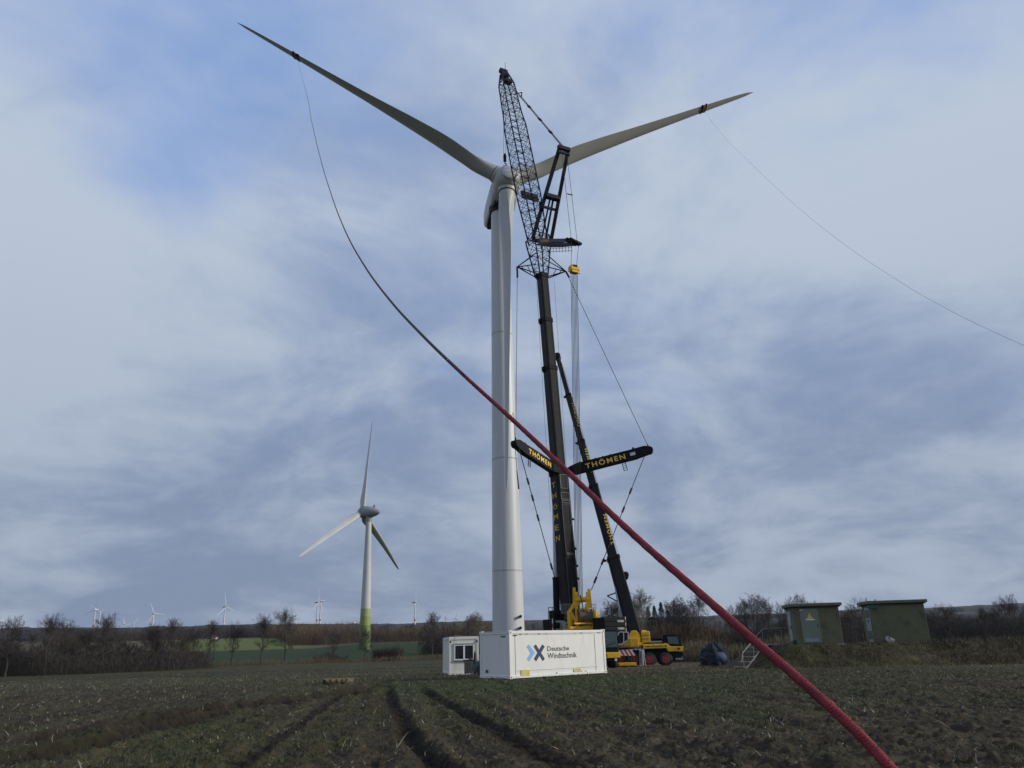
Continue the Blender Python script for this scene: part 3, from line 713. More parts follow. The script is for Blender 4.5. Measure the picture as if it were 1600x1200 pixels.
for zf in (10.5, 25.0, 43.0):
    mb = MB(); r_ = 2.06+(1.2-2.06)*(zf-zb)/(63.1-zb); mb.rings([ring(V(TBX, TBY, zf+z), r_+o, V(1, 0, 0), V(0, 1, 0), 48) for z, o in ((-.06, .0), (-.06, .018), (.06, .018), (.06, .0))], cap=False)
    mb.build('flange_seam', M_seam, tw_o)
for py_ in (963, 981):    # two round fixings low on the tower
    p = at(813.5, py_, TBY-1.6); mb = MB(); mb.tube(p+V(-.0, -.35, 0), p+V(0, .6, 0), .17, n=12); mb.build('fitting', M_groove, tw_o)
hubm = MB()
prf = [(-2.3, 1.55), (-2.2, 1.85), (-1.2, 2.0), (0, 2.0), (.7, 1.93), (1.25, 1.72), (1.65, 1.38), (1.8, 1.13), (1.95, 1.09)]
hubm.rings([ring(HUB+AX*a, r, E1, E2, 40) for a, r in prf]); hub_o = hubm.build('hub', M_blade, trb, auto=50)
mb = MB(); mb.rings([ring(HUB+AX*a, r, E1, E2, 32) for a, r in ((1.9, 1.02), (2.02, 1.02), (2.06, .96))]); mb.build('nose_cap', M_white, hub_o, auto=40)
ph0 = R_(147.7)
tips_px = [((370, 35), 90.9), ((791, 768), 91.9), ((1177, 144), 105.2)]
blades = []
for k in range(3):
    d0 = math.cos(ph0+k*2*math.pi/3)*E1+math.sin(ph0+k*2*math.pi/3)*E2
    tip = at(*tips_px[k][0], tips_px[k][1])
    bo = blade_mb(HUB, d0, tip, AX, RB, PROF, rot=1).build('blade', M_blade, trb, auto=60)
    blades.append((d0, tip))
    mb = MB(); p1, p2 = HUB+d0*1.5, HUB+d0*2.25; a1 = unit(np.cross(d0, AX)); a2 = np.cross(d0, a1)
    mb.rings([ring(HUB+d0*q, r, a1, a2, 36) for q, r in ((1.2, 1.3), (2.05, 1.3), (2.12, 1.26), (2.12, 1.17))]); mb.build('blade_socket', M_blade, hub_o, auto=40)
    mb = MB(); mb.rings([ring(HUB+d0*q, 1.185, a1, a2, 32) for q in (2.08, 2.22)]); mb.build('root_gap', M_groove, hub_o)
# nacelle
NX = unit(V(AX[0], AX[1], 0)); NS = V(-NX[1], NX[0], 0)      # forward, side
nc = V(HUB[0], HUB[1], HUB[2]) - NX*2.0
def rrect(c, wv, hv, w, h, rr, n=5):
    pts = []
    for sx, sy, a0 in ((1, 1, 0), (-1, 1, 90), (-1, -1, 180), (1, -1, 270)):
        for i in range(n):
            a = R_(a0+90*i/(n-1)); pts.append(c+wv*(sx*(w/2-rr)+rr*math.cos(a))+hv*(sy*(h/2-rr)+rr*math.sin(a)))
    return pts
mb = MB(); rs = []
for q, w, h, dz in ((.1, 3.3, 3.3, 0), (-.2, 3.7, 3.7, -.1), (-2, 3.9, 3.9, -.15), (-7, 3.9, 3.8, 0), (-9.5, 3.7, 3.2, .3), (-10.2, 3.2, 2.5, .5)):
    rs.append(rrect(nc+NX*q+V(0, 0, dz), NS, V(0, 0, 1), w, h, .8))
mb.rings(rs); nac = mb.build('nacelle', M_blade, trb, auto=40)
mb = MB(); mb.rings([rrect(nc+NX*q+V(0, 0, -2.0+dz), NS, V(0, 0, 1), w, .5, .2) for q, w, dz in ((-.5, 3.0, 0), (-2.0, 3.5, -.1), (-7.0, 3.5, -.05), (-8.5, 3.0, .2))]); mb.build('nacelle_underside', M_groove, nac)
mb = MB(); mb.tube((TBX, TBY, 62.6), (TBX, TBY, 63.6), 1.45, 1.5, 32); mb.build('yaw_ring', M_groove, nac)
# sleeves on the blades, rope holders
def blade_pt(k, t):
    d0, tip = blades[k]; bend = tip-(HUB+RB*d0); return HUB+d0*RB*t+bend*t*t
def sleeve(k, t, label):
    root = thing('blade_sleeve', label, 'sleeve', blade_pt(k, t), 'sleeves strapped round the blades')
    c = np.interp(t, PROF['t'], PROF['c']); d = unit(blade_pt(k, t+.01)-blade_pt(k, t-.01)); ch = unit(np.cross(AX, d)); nn = np.cross(d, ch); nn = nn if nn@AX > 0 else -nn; at_ = R_(79); ch, nn = ch*math.cos(at_)+nn*math.sin(at_), nn*math.cos(at_)-ch*math.sin(at_)
    def band(q0, q1, g, nm, mt):
        m_ = MB(); rs = []
        for q in (q0, q0+.05, q1-.05, q1):
            gg = g*(.93 if q in (q0, q1) else 1)
            rs.append([blade_pt(k, t)+d*q+ch*((.18)*c+.5*gg*c*math.cos(a))+nn*(.14*gg*c*math.sin(a)) for a in [2*math.pi*i/16 for i in range(16)]])
        m_.rings(rs); m_.build(nm, mt, root, auto=50)
    band(-.3, .3, 1.14, 'sleeve_body', M_sleeve); band(.3, .5, 1.3, 'strap', M_black); band(-.5, -.3, 1.3, 'strap', M_black)
    return root
sleeve(0, .775, 'orange red sleeve with black straps on the left raised blade'); sleeve(2, .775, 'orange red sleeve on the right raised blade')
# line looped round the hanging blade tip
lp = thing('tip_line', 'dark line looped over the lower blade near its tip and hanging beside the tower', 'rope', at(801, 646, 90.5))
mb = MB(); P1 = [at(798, 660, 90.6), at(799.5, 650, 90.5), at(801.5, 644, 90.4), at(803, 650, 90.4), at(804, 668, 90.4), at(804.6, 690, 90.4), at(807, 725, 90.4), at(810.5, 764, 90.4)]
mb.path(P1, .035, 6); mb.build('line', M_lat, lp); mb = MB(); mb.path([at(807.5, 735, 90.4), at(810.6, 764, 90.4)], [.05, .09], 8); mb.build('sleeved_end', M_lat, lp)

# ------------------------------------------------------------------ tag lines
tl = thing('tag_line', 'thick red woven rope running from the foreground up to the left blade tip', 'rope', (.8, 1.0, 0))
A_ = np.array([.42, .72]); B_ = blade_pt(0, .775)[:2]; dxy = B_-A_
pxs = [(1452, 1268), (1395, 1204), (1330, 1135), (1240, 1054), (1160, 985), (1080, 915), (1000, 845), (930, 779), (870, 721), (800, 655), (720, 582), (660, 524), (610, 470), (570, 416), (540, 362), (518, 305), (500, 245), (486, 185), (476, 135)]
pts = [vplane(x_, y_, (A_[0], A_[1], 0), dxy) for x_, y_ in pxs] + [blade_pt(0, .775)]
pts = [pts[0]+(pts[0]-pts[1])*1.2] + pts
def cat_smooth(P_, n=8):
    out = []
    for i in range(len(P_)-1):
        a, b, c, d = P_[max(i-1, 0)], P_[i], P_[i+1], P_[min(i+2, len(P_)-1)]
        for t in np.linspace(0, 1, n, endpoint=False):
            out.append(.5*((2*b)+(-a+c)*t+(2*a-5*b+4*c-d)*t*t+(-a+3*b-3*c+d)*t**3))
    out.append(P_[-1]); return out
pts = cat_smooth(pts, 10)
RR_ = .0055
ks = next(i for i, p in enumerate(pts) if 600-F*((p-CAM)@up)/((p-CAM)@fw) < 590 and p[1] > 1.5)
mb = MB(); mb.path(pts[:ks+1], [RR_*(1+.05*math.sin(i*1.7)*math.sin(i*.6)) for i in range(ks+1)], 14)
mb.build('rope_core', M_rope, tl, smooth=True)
mb = MB(); mb.path(pts[ks:], RR_*1.1, 8); mb.build('rope_upper_length', M_rope3, tl, smooth=True)
# woven strands round the near part
near_pts = []
for a, b in zip(pts[:-1], pts[1:]):
    if a[1] > 2.6: break
    L = np.linalg.norm(b-a); n = max(1, int(L/.0022))
    for i in range(n): near_pts.append(a+(b-a)*i/n)
near_pts = np.array(near_pts); arc = np.concatenate([[0], np.cumsum(np.linalg.norm(near_pts[1:]-near_pts[:-1], axis=1))])
tn = np.gradient(near_pts, axis=0); tn /= np.linalg.norm(tn, axis=1)[:, None]
xx = np.cross(tn, [0, 0, 1]); xx /= np.linalg.norm(xx, axis=1)[:, None]; yy = np.cross(tn, xx)
mb = MB()
for sgn in (1, -1):
    for s in range(5):
        a = sgn*arc/.022*2*math.pi+s*2*math.pi/5
        c = near_pts+(xx*np.cos(a)[:, None]+yy*np.sin(a)[:, None])*(RR_*.95+.0003*np.cos(a*2.5)[:, None])
        mb.path(list(c[::1]), .0009, 4, cap=False)
mb.build('rope_braid', M_rope, tl, smooth=True)
tl2 = thing('tag_line', 'thin grey rope sagging from the right blade tip out over the right border', 'rope', (44, 36, 0))
B2 = blade_pt(2, .79)[:2]; E_ = at(1600, 540, 44)[:2]; d2 = E_-B2
pts = [blade_pt(2, .79)]+[vplane(x_, y_, (B2[0], B2[1], 0), d2) for x_, y_ in ((1103, 176), (1130, 212), (1175, 257), (1240, 318), (1310, 375), (1390, 430), (1480, 483), (1600, 540), (1720, 588))]
mb = MB(); mb.path(cat_smooth(pts), .011, 6); mb.build('rope', M_rope2, tl2, smooth=True)

# ------------------------------------------------------------------ main crane
P0 = at(893, 955, 86); D = np.append(unit(np.array([0.0, 97.0])-P0[:2]), 0); S = V(D[1], -D[0], 0)
q = lambda x_, y_: vplane(x_, y_, P0, D[:2])
CG = gz(P0[0], P0[1])
cr = thing('crawler_crane', 'tall black and yellow crane with lattice jib reaching over the turbine hub', 'crane', (P0[0], P0[1], CG)); cr.name = 'lattice_jib_crane'
B0 = q(894, 985); B1 = q(847, 428)
def bpt(py_):
    return q(B0p[0]+(py_-B0p[1])*(847-894)/(428-985), py_)
B0p = (894, 985)
bdir = unit(B1-B0); bn = np.cross(bdir, S); bn = bn if bn@D < 0 else -bn     # back face normal
def boom_ring(c, w, h, ch=.22, S_=S, N_=bn):
    p = [(-w/2+ch*w, h/2), (w/2-ch*w, h/2), (w/2, h/2-ch*w), (w/2, -h/2+ch*w), (w/2-ch*w, -h/2), (-w/2+ch*w, -h/2), (-w/2, -h/2+ch*w), (-w/2, h/2-ch*w)]
    return [c+S_*a+N_*b for a, b in p]
secs = [(985, 740, 1.62, 1.8), (742, 577, 1.32, 1.42), (579, 502, 1.24, 1.3), (504, 432, 1.16, 1.2)]
boom_objs = []
for i, (y0, y1, w_, h_) in enumerate(secs):
    mb = MB(); mb.rings([boom_ring(bpt(y0), w_, h_, .12), boom_ring(bpt(y1), w_, h_, .12)]); o = mb.build('boom_section', M_dgrey, cr, bevel=.02); boom_objs.append(o)
    mb = MB(); c1 = bpt(y1+3); c2 = bpt(y1-3)
    mb.rings([boom_ring(c1, w_*1.1, h_*1.1, .12), boom_ring(c2, w_*1.1, h_*1.1, .12)])
    for sg in (-1, 1): mb.box((c1+c2)/2+S*sg*(w_*.62)-bn*.2, (.28, .35, .55), S, bn, bdir)
    mb.build('collar', M_black, o)
    # centre weld ribs and edges on the back face
    mb = MB()
    for sx in (-.30, .30):
        a, b = bpt(y0)+S*sx*w_+bn*(h_/2+.012), bpt(y1)+S*sx*w_+bn*(h_/2+.012); mb.beam(a, b, .06, .03, bn)
    mb.build('weld_rib', M_dgrey, o)
# light frames on the base section back
mb = MB()
def face_frame(mb, ya, yb, hw, t=.07):
    a, b = bpt(ya)+bn*.935, bpt(yb)+bn*.935
    mb.beam(a-S*hw, b-S*hw, t, .05, bn); mb.beam(a+S*hw, b+S*hw, t, .05, bn); mb.beam(a-S*hw, a+S*hw, t, .05, bn); mb.beam(b-S*hw, b+S*hw, t, .05, bn)
face_frame(mb, 766, 745, .46, .09); face_frame(mb, 783, 773, .52); face_frame(mb, 789, 785, .48); face_frame(mb, 868, 792, .52, .04); face_frame(mb, 960, 873, .56, .04)
c_ = bpt(868)+bn*.935; mb.beam(c_-S*.4, c_+S*.4, .3, .05, bn)
mb.build('frame_trim', mat('boom trim grey', (.085, .085, .08), .5), boom_objs[0])
mb = MB(); a, b = bpt(764)+bn*.915, bpt(747)+bn*.915; mb.beam(a, b, .8, .03, bn); mb.build('recess_panel', M_groove, boom_objs[0])
# lettering down the left side of the base section
for i, chh in enumerate('THÖMEN'):
    c = bpt(757+i*16.5)-S*.81; axl = unit(np.cross(bdir, -S))
    lettering('lettering', chh, c-axl*.42-bdir*.45, axl, bdir, .8, .62, M_yel, boom_objs[0], .03, .01, .0)
# small fittings along the right edge
for y_ in (812, 858, 885, 905, 940):
    mb = MB(); p = bpt(y_)+S*.82+bn*.4; mb.beam(p, p+S*.28+bdir*.1, .12); mb.ball(p+S*.3, .13, 8, 5); mb.build('side_fitting', M_black, boom_objs[0])
# luffing cylinder (in front of the boom, seen left of it)
lc0 = q(893, 985)+D*3.2; 
cy0 = at(870.5, 975, 87.0); cy1 = at(868.5, 902, 87.1); cy2 = at(865.5, 765, 87.3)
mb = MB(); mb.tube(cy0, cy1, .36, n=20); mb.tube(cy1-V(0, 0, .25), cy1, .40, n=20); lcy = mb.build('luffing_cylinder', M_black, cr, auto=40)
mb = MB(); mb.tube(cy1, cy2, .25, n=18); mb.build('piston_rod', M_chrome, lcy, auto=40)
mb = MB(); mb.tube(cy1+S*.45, cy2+S*.3, .04, n=8); mb.build('hydraulic_pipe', M_grey, lcy)
# guying struts
SR = bpt(738)+bn*.7
def strut(tip, side):
    b0 = SR+S*side*.8; tipv = np.array(tip); ax = unit(tipv-b0); L = np.linalg.norm(tipv-b0); u_ = unit(bdir-ax*(ax@bdir)); n_ = np.cross(ax, u_)
    if n_@V(0, -1, 0) < 0: n_ = -n_
    mb = MB(); h = 1.35
    poly = [(0, -.35), (.9, -.62), (L-1.6, -.60), (L-.1, -.42), (L+.25, 0), (L+.1, .45), (L-.4, .62), (L-2.2, .58), (1.3, .62), (.4, .45), (0, .3)]
    mb.prism(poly, b0-n_*.32, ax, u_, n_*.64); o = mb.build('guying_strut', M_black, cr, bevel=.03)
    lettering('lettering', 'THÖMEN', b0+ax*(2.1 if side > 0 else 1.5)-u_*.36+n_*.32 if side > 0 else b0+ax*(L-2.0)-u_*.36+n_*.32, ax if side > 0 else -ax, u_, (L-4.9) if side > 0 else (L-3.6), .72, M_yelt, o, .03, .01, .018)
    mb = MB(); mb.box(b0+ax*(L-1.9)-n_*0+u_*.0, (.6, .70, .35), ax, n_, u_) if side > 0 else None
    if side > 0: mb.build('lamp_panel', M_whp, o)
    mb = MB(); e = b0+ax*(L+.05); mb.tube(e-n_*.36, e+n_*.36, .42, n=16); mb.beam(e, e+u_*.75, .12); mb.beam(e-ax*1.7+u_*.5, e-ax*1.7+u_*.8, .3, .2)
    mb.build('sheave_head', M_black, o); mb = MB()
    mb.beam(b0+ax*(L*.65)-u_*.6, b0+ax*(L*.65)-u_*1.6, .06); mb.beam(b0+ax*(L*.65+.4)-u_*.6, b0+ax*(L*.65+.4)-u_*1.6, .06)
    for i in range(4): mb.beam(b0+ax*(L*.65)-u_*(.8+.25*i), b0+ax*(L*.65+.4)-u_*(.8+.25*i), .05)
    mb.build('ladder', M_black, o)
    for i in range(5): mb = MB(); mb.beam(b0+ax*(1.6+i*.9)+u_*.5, b0+ax*(1.6+i*.9)+u_*.75, .1); mb.build('lug', M_black, o)
    return b0, tipv, o
b0r, tr_, so1 = strut(at(1014, 704, 85.6), 1); b0l, tl_, so2 = strut(at(806, 694, 79.6), -1)
# boom head collar outriggers
oR = at(884, 424, 88.6); oL = at(808, 417, 87.9)
mb = MB()
for tipv, sg in ((oR, 1), (oL, -1)):
    for yy_, k_, f_ in ((400, .9, .5), (400, .9, -.5), (433, .6, .5), (433, .6, -.5), (415, .8, 0)):
        mb.tube(q(847.5-(433-yy_)*.1, yy_)+S*sg*k_+D*f_, tipv, .07, n=6)
    a = q(847, 433)+S*sg*.6; 
    for t in (.35, .65): mb.tube(a+(tipv-a)*t, q(847, 415)+S*sg*.8+(tipv-(q(847, 415)+S*sg*.8))*(t+.12), .05, n=5)
    mb.tube(tipv, tipv+V(0, 0, -.9 if sg < 0 else -.2)+S*(0 if sg < 0 else .5)+V(0, 0, -.6), .12, n=8)
mb.build('head_bracket', M_lat, cr)
def rope(a, b, r=.028, nm='guy_rope', mt=M_steel, beads=()):
    mb = MB(); mb.tube(a, b, r, n=6)
    for t in beads: p = a+(b-a)*t; dd = unit(b-a); mb.tube(p-dd*.35, p+dd*.35, r*2.3, n=8)
    return mb.build(nm, mt, cr)
rope(oR+V(.3, 0, -.8), tr_+V(0, 0, .35), .035); rope(oL+V(0, 0, -.9), tl_+V(0, 0, .5), .035)
gR = at(924, 922, 84.6); gL = at(881, 955, 88.0)
rope(tr_-V(.5, 0, .5), gR, .05, beads=(.28, .42, .8, .93)); rope(tl_+V(.3, 0, -.4), gL, .05, beads=(.2, .3, .42, .72, .9))
# lattice work
def lattice(mb, A, Bv, wa, da, wb, db, n, Sx=S, r=.10, rb=.034):
    ax = unit(Bv-A); Nx = unit(np.cross(ax, Sx)); 
    def cor(t): 
        c = A+(Bv-A)*t; w_ = wa+(wb-wa)*t; d_ = da+(db-da)*t
        return [c+Sx*w_/2*i+Nx*d_/2*j for i, j in ((-1, -1), (1, -1), (1, 1), (-1, 1))]
    c0, c1 = cor(0), cor(1)
    for a, b in zip(c0, c1): mb.tube(a, b, r, n=6)
    prev = c0
    for i in range(1, n+1):
        cu = cor(i/n)
        for k in range(4):
            k2 = (k+1) % 4
            mb.tube(cu[k], cu[k2], rb, n=5)
            mb.tube(prev[k if (i+k) % 2 else k2], cu[k2 if (i+k) % 2 else k], rb, n=5)
        prev = cu
jx = lambda y_: q(841.5+(y_-382)*(804-841.5)/(195-382), y_) if y_ >= 140 else q(793+(y_-140)*.24, y_)
mb = MB(); lattice(mb, q(846.5, 432), q(842, 384), 1.2, 1.2, 2.3, 2.2, 4); lattice(mb, q(842, 384), jx(372), 2.3, 2.2, 2.35, 2.2, 1)
mb.build('jib_adapter', M_lat, cr)
mb = MB(); lattice(mb, jx(380), jx(308), 2.0, 1.5, 2.5, 2.1, 7); mb.build('jib_lower_section', M_lat, cr)
mb = MB(); lattice(mb, jx(308), jx(200), 2.5, 2.1, 2.5, 2.1, 11)
for y_ in (311, 305):
    c = jx(y_); mb.beam(c-S*1.3+bn*.2, c+S*1.3+bn*.2, .22, .5)
mb.build('jib_middle_section', M_lat, cr)
mb = MB(); lattice(mb, jx(200), jx(180), 2.5, 2.1, 2.2, 1.7, 2); lattice(mb, jx(180), jx(133), 2.2, 1.7, 1.9, 1.5, 7); lattice(mb, jx(133), jx(116), 1.9, 1.5, .9, .9, 4)
jo = mb.build('jib_top_section', M_lat, cr)
mb = MB(); J = jx(118); jd = unit(jx(116)-jx(180))
mb.tube(J-S*.5, J+S*.5, .55, n=16); mb.tube(J-S*.6+jd*1.0, J+S*.6+jd*1.0, .4, n=14); mb.box(J+jd*.6, (.9, .5, 1.8), S, D, jd)
for i in range(5): p = J+S*random.uniform(-.7, .7)+jd*random.uniform(-1.5, 1.2); mb.beam(p, p+V(random.uniform(-.5, .5), random.uniform(-.5, .5), random.uniform(-.2, .6)), .12)
mb.tube(J+jd*1.2+S*.4, J+jd*1.2+S*.4+V(0, 0, 1.7), .035, n=5); mb.box(J+D*-.9+V(0, 0, -1.8)+S*.1, (1.2, .8, .5), S, D)
mb.build('jib_head', M_lat, cr)
# A-frame mast
AT = q(881, 232); AB = q(845, 378)
mb = MB(); t1, t2 = AT-S*.62, AT+S*.62; c1, c2 = AB-S*1.35-D*.2, AB+S*1.35-D*.2
mb.beam(c1, t1, .36, .42); mb.beam(c2, t2, .36, .42); mb.beam(t1-S*.25, t2+S*.25, .45, .5); mb.beam(t1-S*.2+V(0, 0, -.7), t2+S*.2+V(0, 0, -.7), .25, .3)
def mst(t): return c1+(t1-c1)*t, c2+(t2-c2)*t
a, b = mst(.48); mb.beam(a, b, .7, .55); a2, b2 = mst(.36); mb.beam(a2, b2, .28, .28)
mid = (a+b)/2; mb.beam(mid-S*.25, AB-S*.1-D*.3, .18); mb.beam(mid+S*.2, AB+S*.5-D*.3, .22, .22)
mb.box(a2-S*.1, (.6, .6, 1.1)); mb.build('a_frame_mast', M_lat, cr, bevel=.02)
for o_ in (-.13, .13): rope(AT+S*o_+V(0, 0, .1), q(811, 148)+S*o_, .05, 'pendant', M_lat, beads=(.27, .5, .75)); rope(q(811, 148)+S*o_, jx(120)+S*o_*.5, .035, 'pendant', M_lat)
mb = MB(); mb.beam(jx(145)+S*.9, q(811.5, 143)+S*.4, .1); mb.beam(q(811.5, 143)+S*.4, q(811, 150)+S*.4, .12); mb.beam(jx(150)+S*.9, q(811, 150)+S*.4, .06); mb.build('pendant_guide', M_lat, cr)
# rear mast (short horizontal beam) with sheaves and walkway
RE = at(901, 378, 84.3); RB0 = at(834, 379, 89.6); rx = unit(RE-RB0); L = np.linalg.norm(RE-RB0); rn = V(rx[1], -rx[0], 0)*1.0
rn = unit(rn); rn = rn if rn[1] < 0 else -rn
mb = MB(); 
for sg in (-1, 1): mb.prism([(0, -.12), (L*.3, -.42), (L*.55, -.42), (L, -.16), (L, .18), (L*.55, .2), (L*.3, .36), (0, .12)], RB0+rn*sg*.75-rn*.12, rx, V(0, 0, 1), rn*.24)
rm = mb.build('rear_mast', mat('mast grey paint', (.07, .07, .08), .5), cr, bevel=.02)
lettering('lettering', 'THÖMEN', RB0+rn*.87+rx*(L*.28)-V(0, 0, .3), rx, V(0, 0, 1), 1.5, .5, M_yelt, rm, .02, .005)
mb = MB()
for i in range(4): mb.tube(RE-rn*(.9-.1)+rx*(-.9+.3*i), RE+rn*.9+rx*(-.9+.3*i), .2 if i % 2 else .3, n=12)
mb.build('sheave_set', M_black, rm)
mb = MB(); w0, w1 = RB0+rx*L*.45-V(0, 0, .5)+rn*1.0, RE-V(0, 0, .45)+rn*1.0
for j in range(4): mb.tube(w0-V(0, 0, .45*j-.1), w1-V(0, 0, .40*j-.1), .028, n=4)
for i in range(9): p = w0+(w1-w0)*i/8; mb.tube(p+V(0, 0, .1), p-V(0, 0, 1.3), .028, n=4)
mb.build('walkway_rail', M_lat, rm)
# ropes to the yellow pulley block, then the bundle down to the winch
BK = at(896.8, 421, 84.0)
for o_ in (-.62, .62):
    rope(AT+S*(o_*.6)+V(0, 0, -.3), RE+rx*(.1 if o_ > 0 else -.9), .03, 'luffing_rope'); rope(RE+S*o_*.4+rx*(-.5 if o_ < 0 else .1), BK+S*o_*.62+V(0, 0, .5), .03, 'luffing_rope')
s1_, s2_ = AT*.5+RE*.5-S*.45, AT*.5+RE*.5+S*.35; mb = MB(); mb.beam(s1_, s2_, .1); mb.build('rope_spreader', M_lat, cr)
pb = MB(); pb.box(BK, (.95, .65, 1.05), S, D); pb.tube(BK-S*.62, BK+S*.62, .42, n=16); pbo = pb.build('pulley_block', M_yel, cr, bevel=.08)
pb = MB(); pb.box(BK-D*.37+V(0, 0, .3), (.55, .06, .3), S, D); pb.tube(BK-S*.85-V(0, 0, .45), BK+S*.85-V(0, 0, .45), .035, n=5); pb.build('block_fitting', M_black, pbo)
WN = at(905, 938, 85.2)
for i in range(6):
    o_ = (i-2.5)/2.5; rope(BK+S*o_*.45-V(0, 0, .5), WN+S*o_*.42+V(0, 0, .3*(i % 2)), .036, 'luffing_rope', M_black)
for pa, pb_ in (((838, 440), (860, 800)), ((866, 440), (886, 745)), ((886, 745), (903, 905))):
    rope(at(*pa, 88.5), at(*pb_, 87.2), .018, 'hoist_rope')
# superstructure seen from behind
def pbox(mb, x0, x1, y0, y1, Yd, dep, k=.886):
    c = at((x0+x1)/2, (y0+y1)/2, Yd); pm = F/((c-CAM)@fw); mb.box(c, (abs(x1-x0)/pm/k, dep, abs(y1-y0)/pm), S, D)
    return c, pm
# the deck is one yellow frame
mb = MB(); pbox(mb, 872, 950, 994, 1004, 86, 9.0); pbox(mb, 884, 934, 983, 991, 84.6, 1.2)
pbox(mb, 888, 893, 955, 985, 84.4, .5); pbox(mb, 929, 934, 955, 985, 83.5, .5); pbox(mb, 889, 934, 979, 983, 83.6, .4); pbox(mb, 896, 931, 973, 975.5, 83.5, .25)
sup = mb.build('superstructure', M_yel, cr, bevel=.04)
mb = MB()
def pbeam(a, b, Ya, Yb, w_, mb=None): mb.beam(at(*a, Ya), at(*b, Yb), w_, w_)
for a, b, Ya, w_ in (((902, 986), (900, 925), 84.6, .34), ((906, 985), (893, 958), 84.4, .28), ((919, 988), (918, 925), 84.2, .34), ((929, 983), (917, 948), 84, .28),
                     ((893, 950), (906, 940), 84.6, .4), ((897, 948), (897, 918), 85, .3), ((923, 950), (920, 920), 84.2, .3), ((903, 943), (903, 930), 84.6, .5), ((912, 965), (917, 944), 84.2, .3),
                     ((898, 975), (910, 950), 84.4, .26), ((925, 975), (916, 955), 84.1, .26), ((889, 956), (897, 944), 84.5, .3), ((932, 962), (926, 952), 83.8, .3)):
    pbeam(a, b, Ya, Ya, w_, mb)
mb.tube(at(899, 938, 84.6), at(921, 936, 84.2), .28, n=12)
mb.build('winch_frame', M_yel, sup, bevel=.02)
DRX = V(.985, .17, 0); DRC = at(914, 965, 84.3); mb = MB(); mb.tube(DRC-DRX*.68, DRC+DRX*.68, .78, n=26); 
mb.build('rope_drum', M_drum, sup, auto=30)
mb = MB(); 
for sg in (-.72, .72): mb = MB(); mb.tube(DRC+DRX*(sg-.03), DRC+DRX*(sg+.03), .9, n=26); mb.build('drum_flange', M_rust, sup, auto=30)
# counterweights
def cweight(x0, x1, y0, y1, Yd, text_px, nlay=3):
    mb = MB(); c, pm = pbox(mb, x0, x1, y0, y1, Yd, 2.2); wd = abs(x1-x0)/pm/.886; ht = abs(y1-y0)/pm
    mb = MB()
    for i in range(nlay):
        z_ = -ht/2+ht/nlay*(i+.5); mb.box(c+V(0, 0, z_), (wd*(1-.02*(i % 2)), 2.2, ht/nlay-.04), S, D)
    mb.box(c+V(0, 0, 0), (wd*.96, 2.1, ht*.98), S, D)
    o = mb.build('counterweight', M_black, cr, bevel=.04)
    for (ta, tb_, ty) in text_px:
        p = c+S*((ta-(x0+x1)/2)/pm/.886)+V(0, 0, -(ty-(y0+y1)/2)/pm)-D*1.12
        lettering('lettering', 'THÖMEN', p, S, V(0, 0, 1), (tb_-ta)/pm/.886, .26, M_signw, o, .02, .0, .01)
    return c, pm, wd, ht, o
cL = cweight(856, 891, 968, 1002, 86.2, [(860, 874, 974), (860, 874, 986)]); cR = cweight(934, 969, 965, 987, 82.6, [(955, 966, 973), (955, 966, 984)])
mb = MB(); 
for cc, sg in ((cL, -1), (cR, 1)):
    c, pm, wd, ht, _ = cc
    for i in range(5): mb.box(c+S*sg*(wd/2+.02)-D*1.06+V(0, 0, -ht/2+ht*(i+.5)/5), (.06, .12, ht/5), S, D) if i % 2 == 0 else None
mb.build('marker_stripe_white', M_whp, cr)
mb = MB()
for cc, sg in ((cL, -1), (cR, 1)):
    c, pm, wd, ht, _ = cc
    for i in range(5): mb.box(c+S*sg*(wd/2+.02)-D*1.06+V(0, 0, -ht/2+ht*(i+.5)/5), (.06, .12, ht/5), S, D) if i % 2 else None
mb.build('marker_stripe_red', M_redp, cr)
mb = MB(); pbox(mb, 947, 969, 989, 993.5, 82.4, 1.6); mb.build('cross_beam', M_yel, cr, bevel=.03)
mb = MB(); pbox(mb, 940, 969, 995, 999, 82.6, 1.6); cbm = mb.build('lower_cross_beam', M_black, cr, bevel=.03)
lettering('lettering', 'THÖMEN', at(955, 998.6, 81.7), unit(V(.95, .3, 0)), V(0, 0, 1), .9, .2, M_grey, cbm, .02, .03)
# railings
mb = MB()
def rail(x0, x1, y0, y1, Yd, nv=3, nh=3, r=.035):
    for i in range(nv+1): a = x0+(x1-x0)*i/nv; mb.tube(at(a, y0, Yd), at(a, y1, Yd), r, n=4)
    for j in range(nh): b = y0+(y1-y0)*j/nh; mb.tube(at(x0, b, Yd), at(x1, b, Yd), r, n=4)
rail(857, 869, 949, 969, 86.4, 2); mb.build('railing', M_steel, cr)
mb = MB(); rail(877.5, 896, 944, 958, 84.8, 9, 1, .035); mb.beam(at(877.5, 958, 84.8), at(896, 958, 84.8), .07); rail(925, 931, 944, 962, 83.6, 2, 3, .03); rail(883, 895, 960, 972, 84.9, 3, 2, .03)
mb.build('railing', M_galv, cr)
mb = MB(); mb.box(at(871, 966, 86.6), (1.4, 1.2, 1.6), S, D); mb.path([at(874, 972, 86), at(877, 960, 86), at(880, 952, 86.5), at(883, 966, 87)], .12, 6); mb.build('hydraulic_unit', M_black, cr, bevel=.05)
mb = MB()
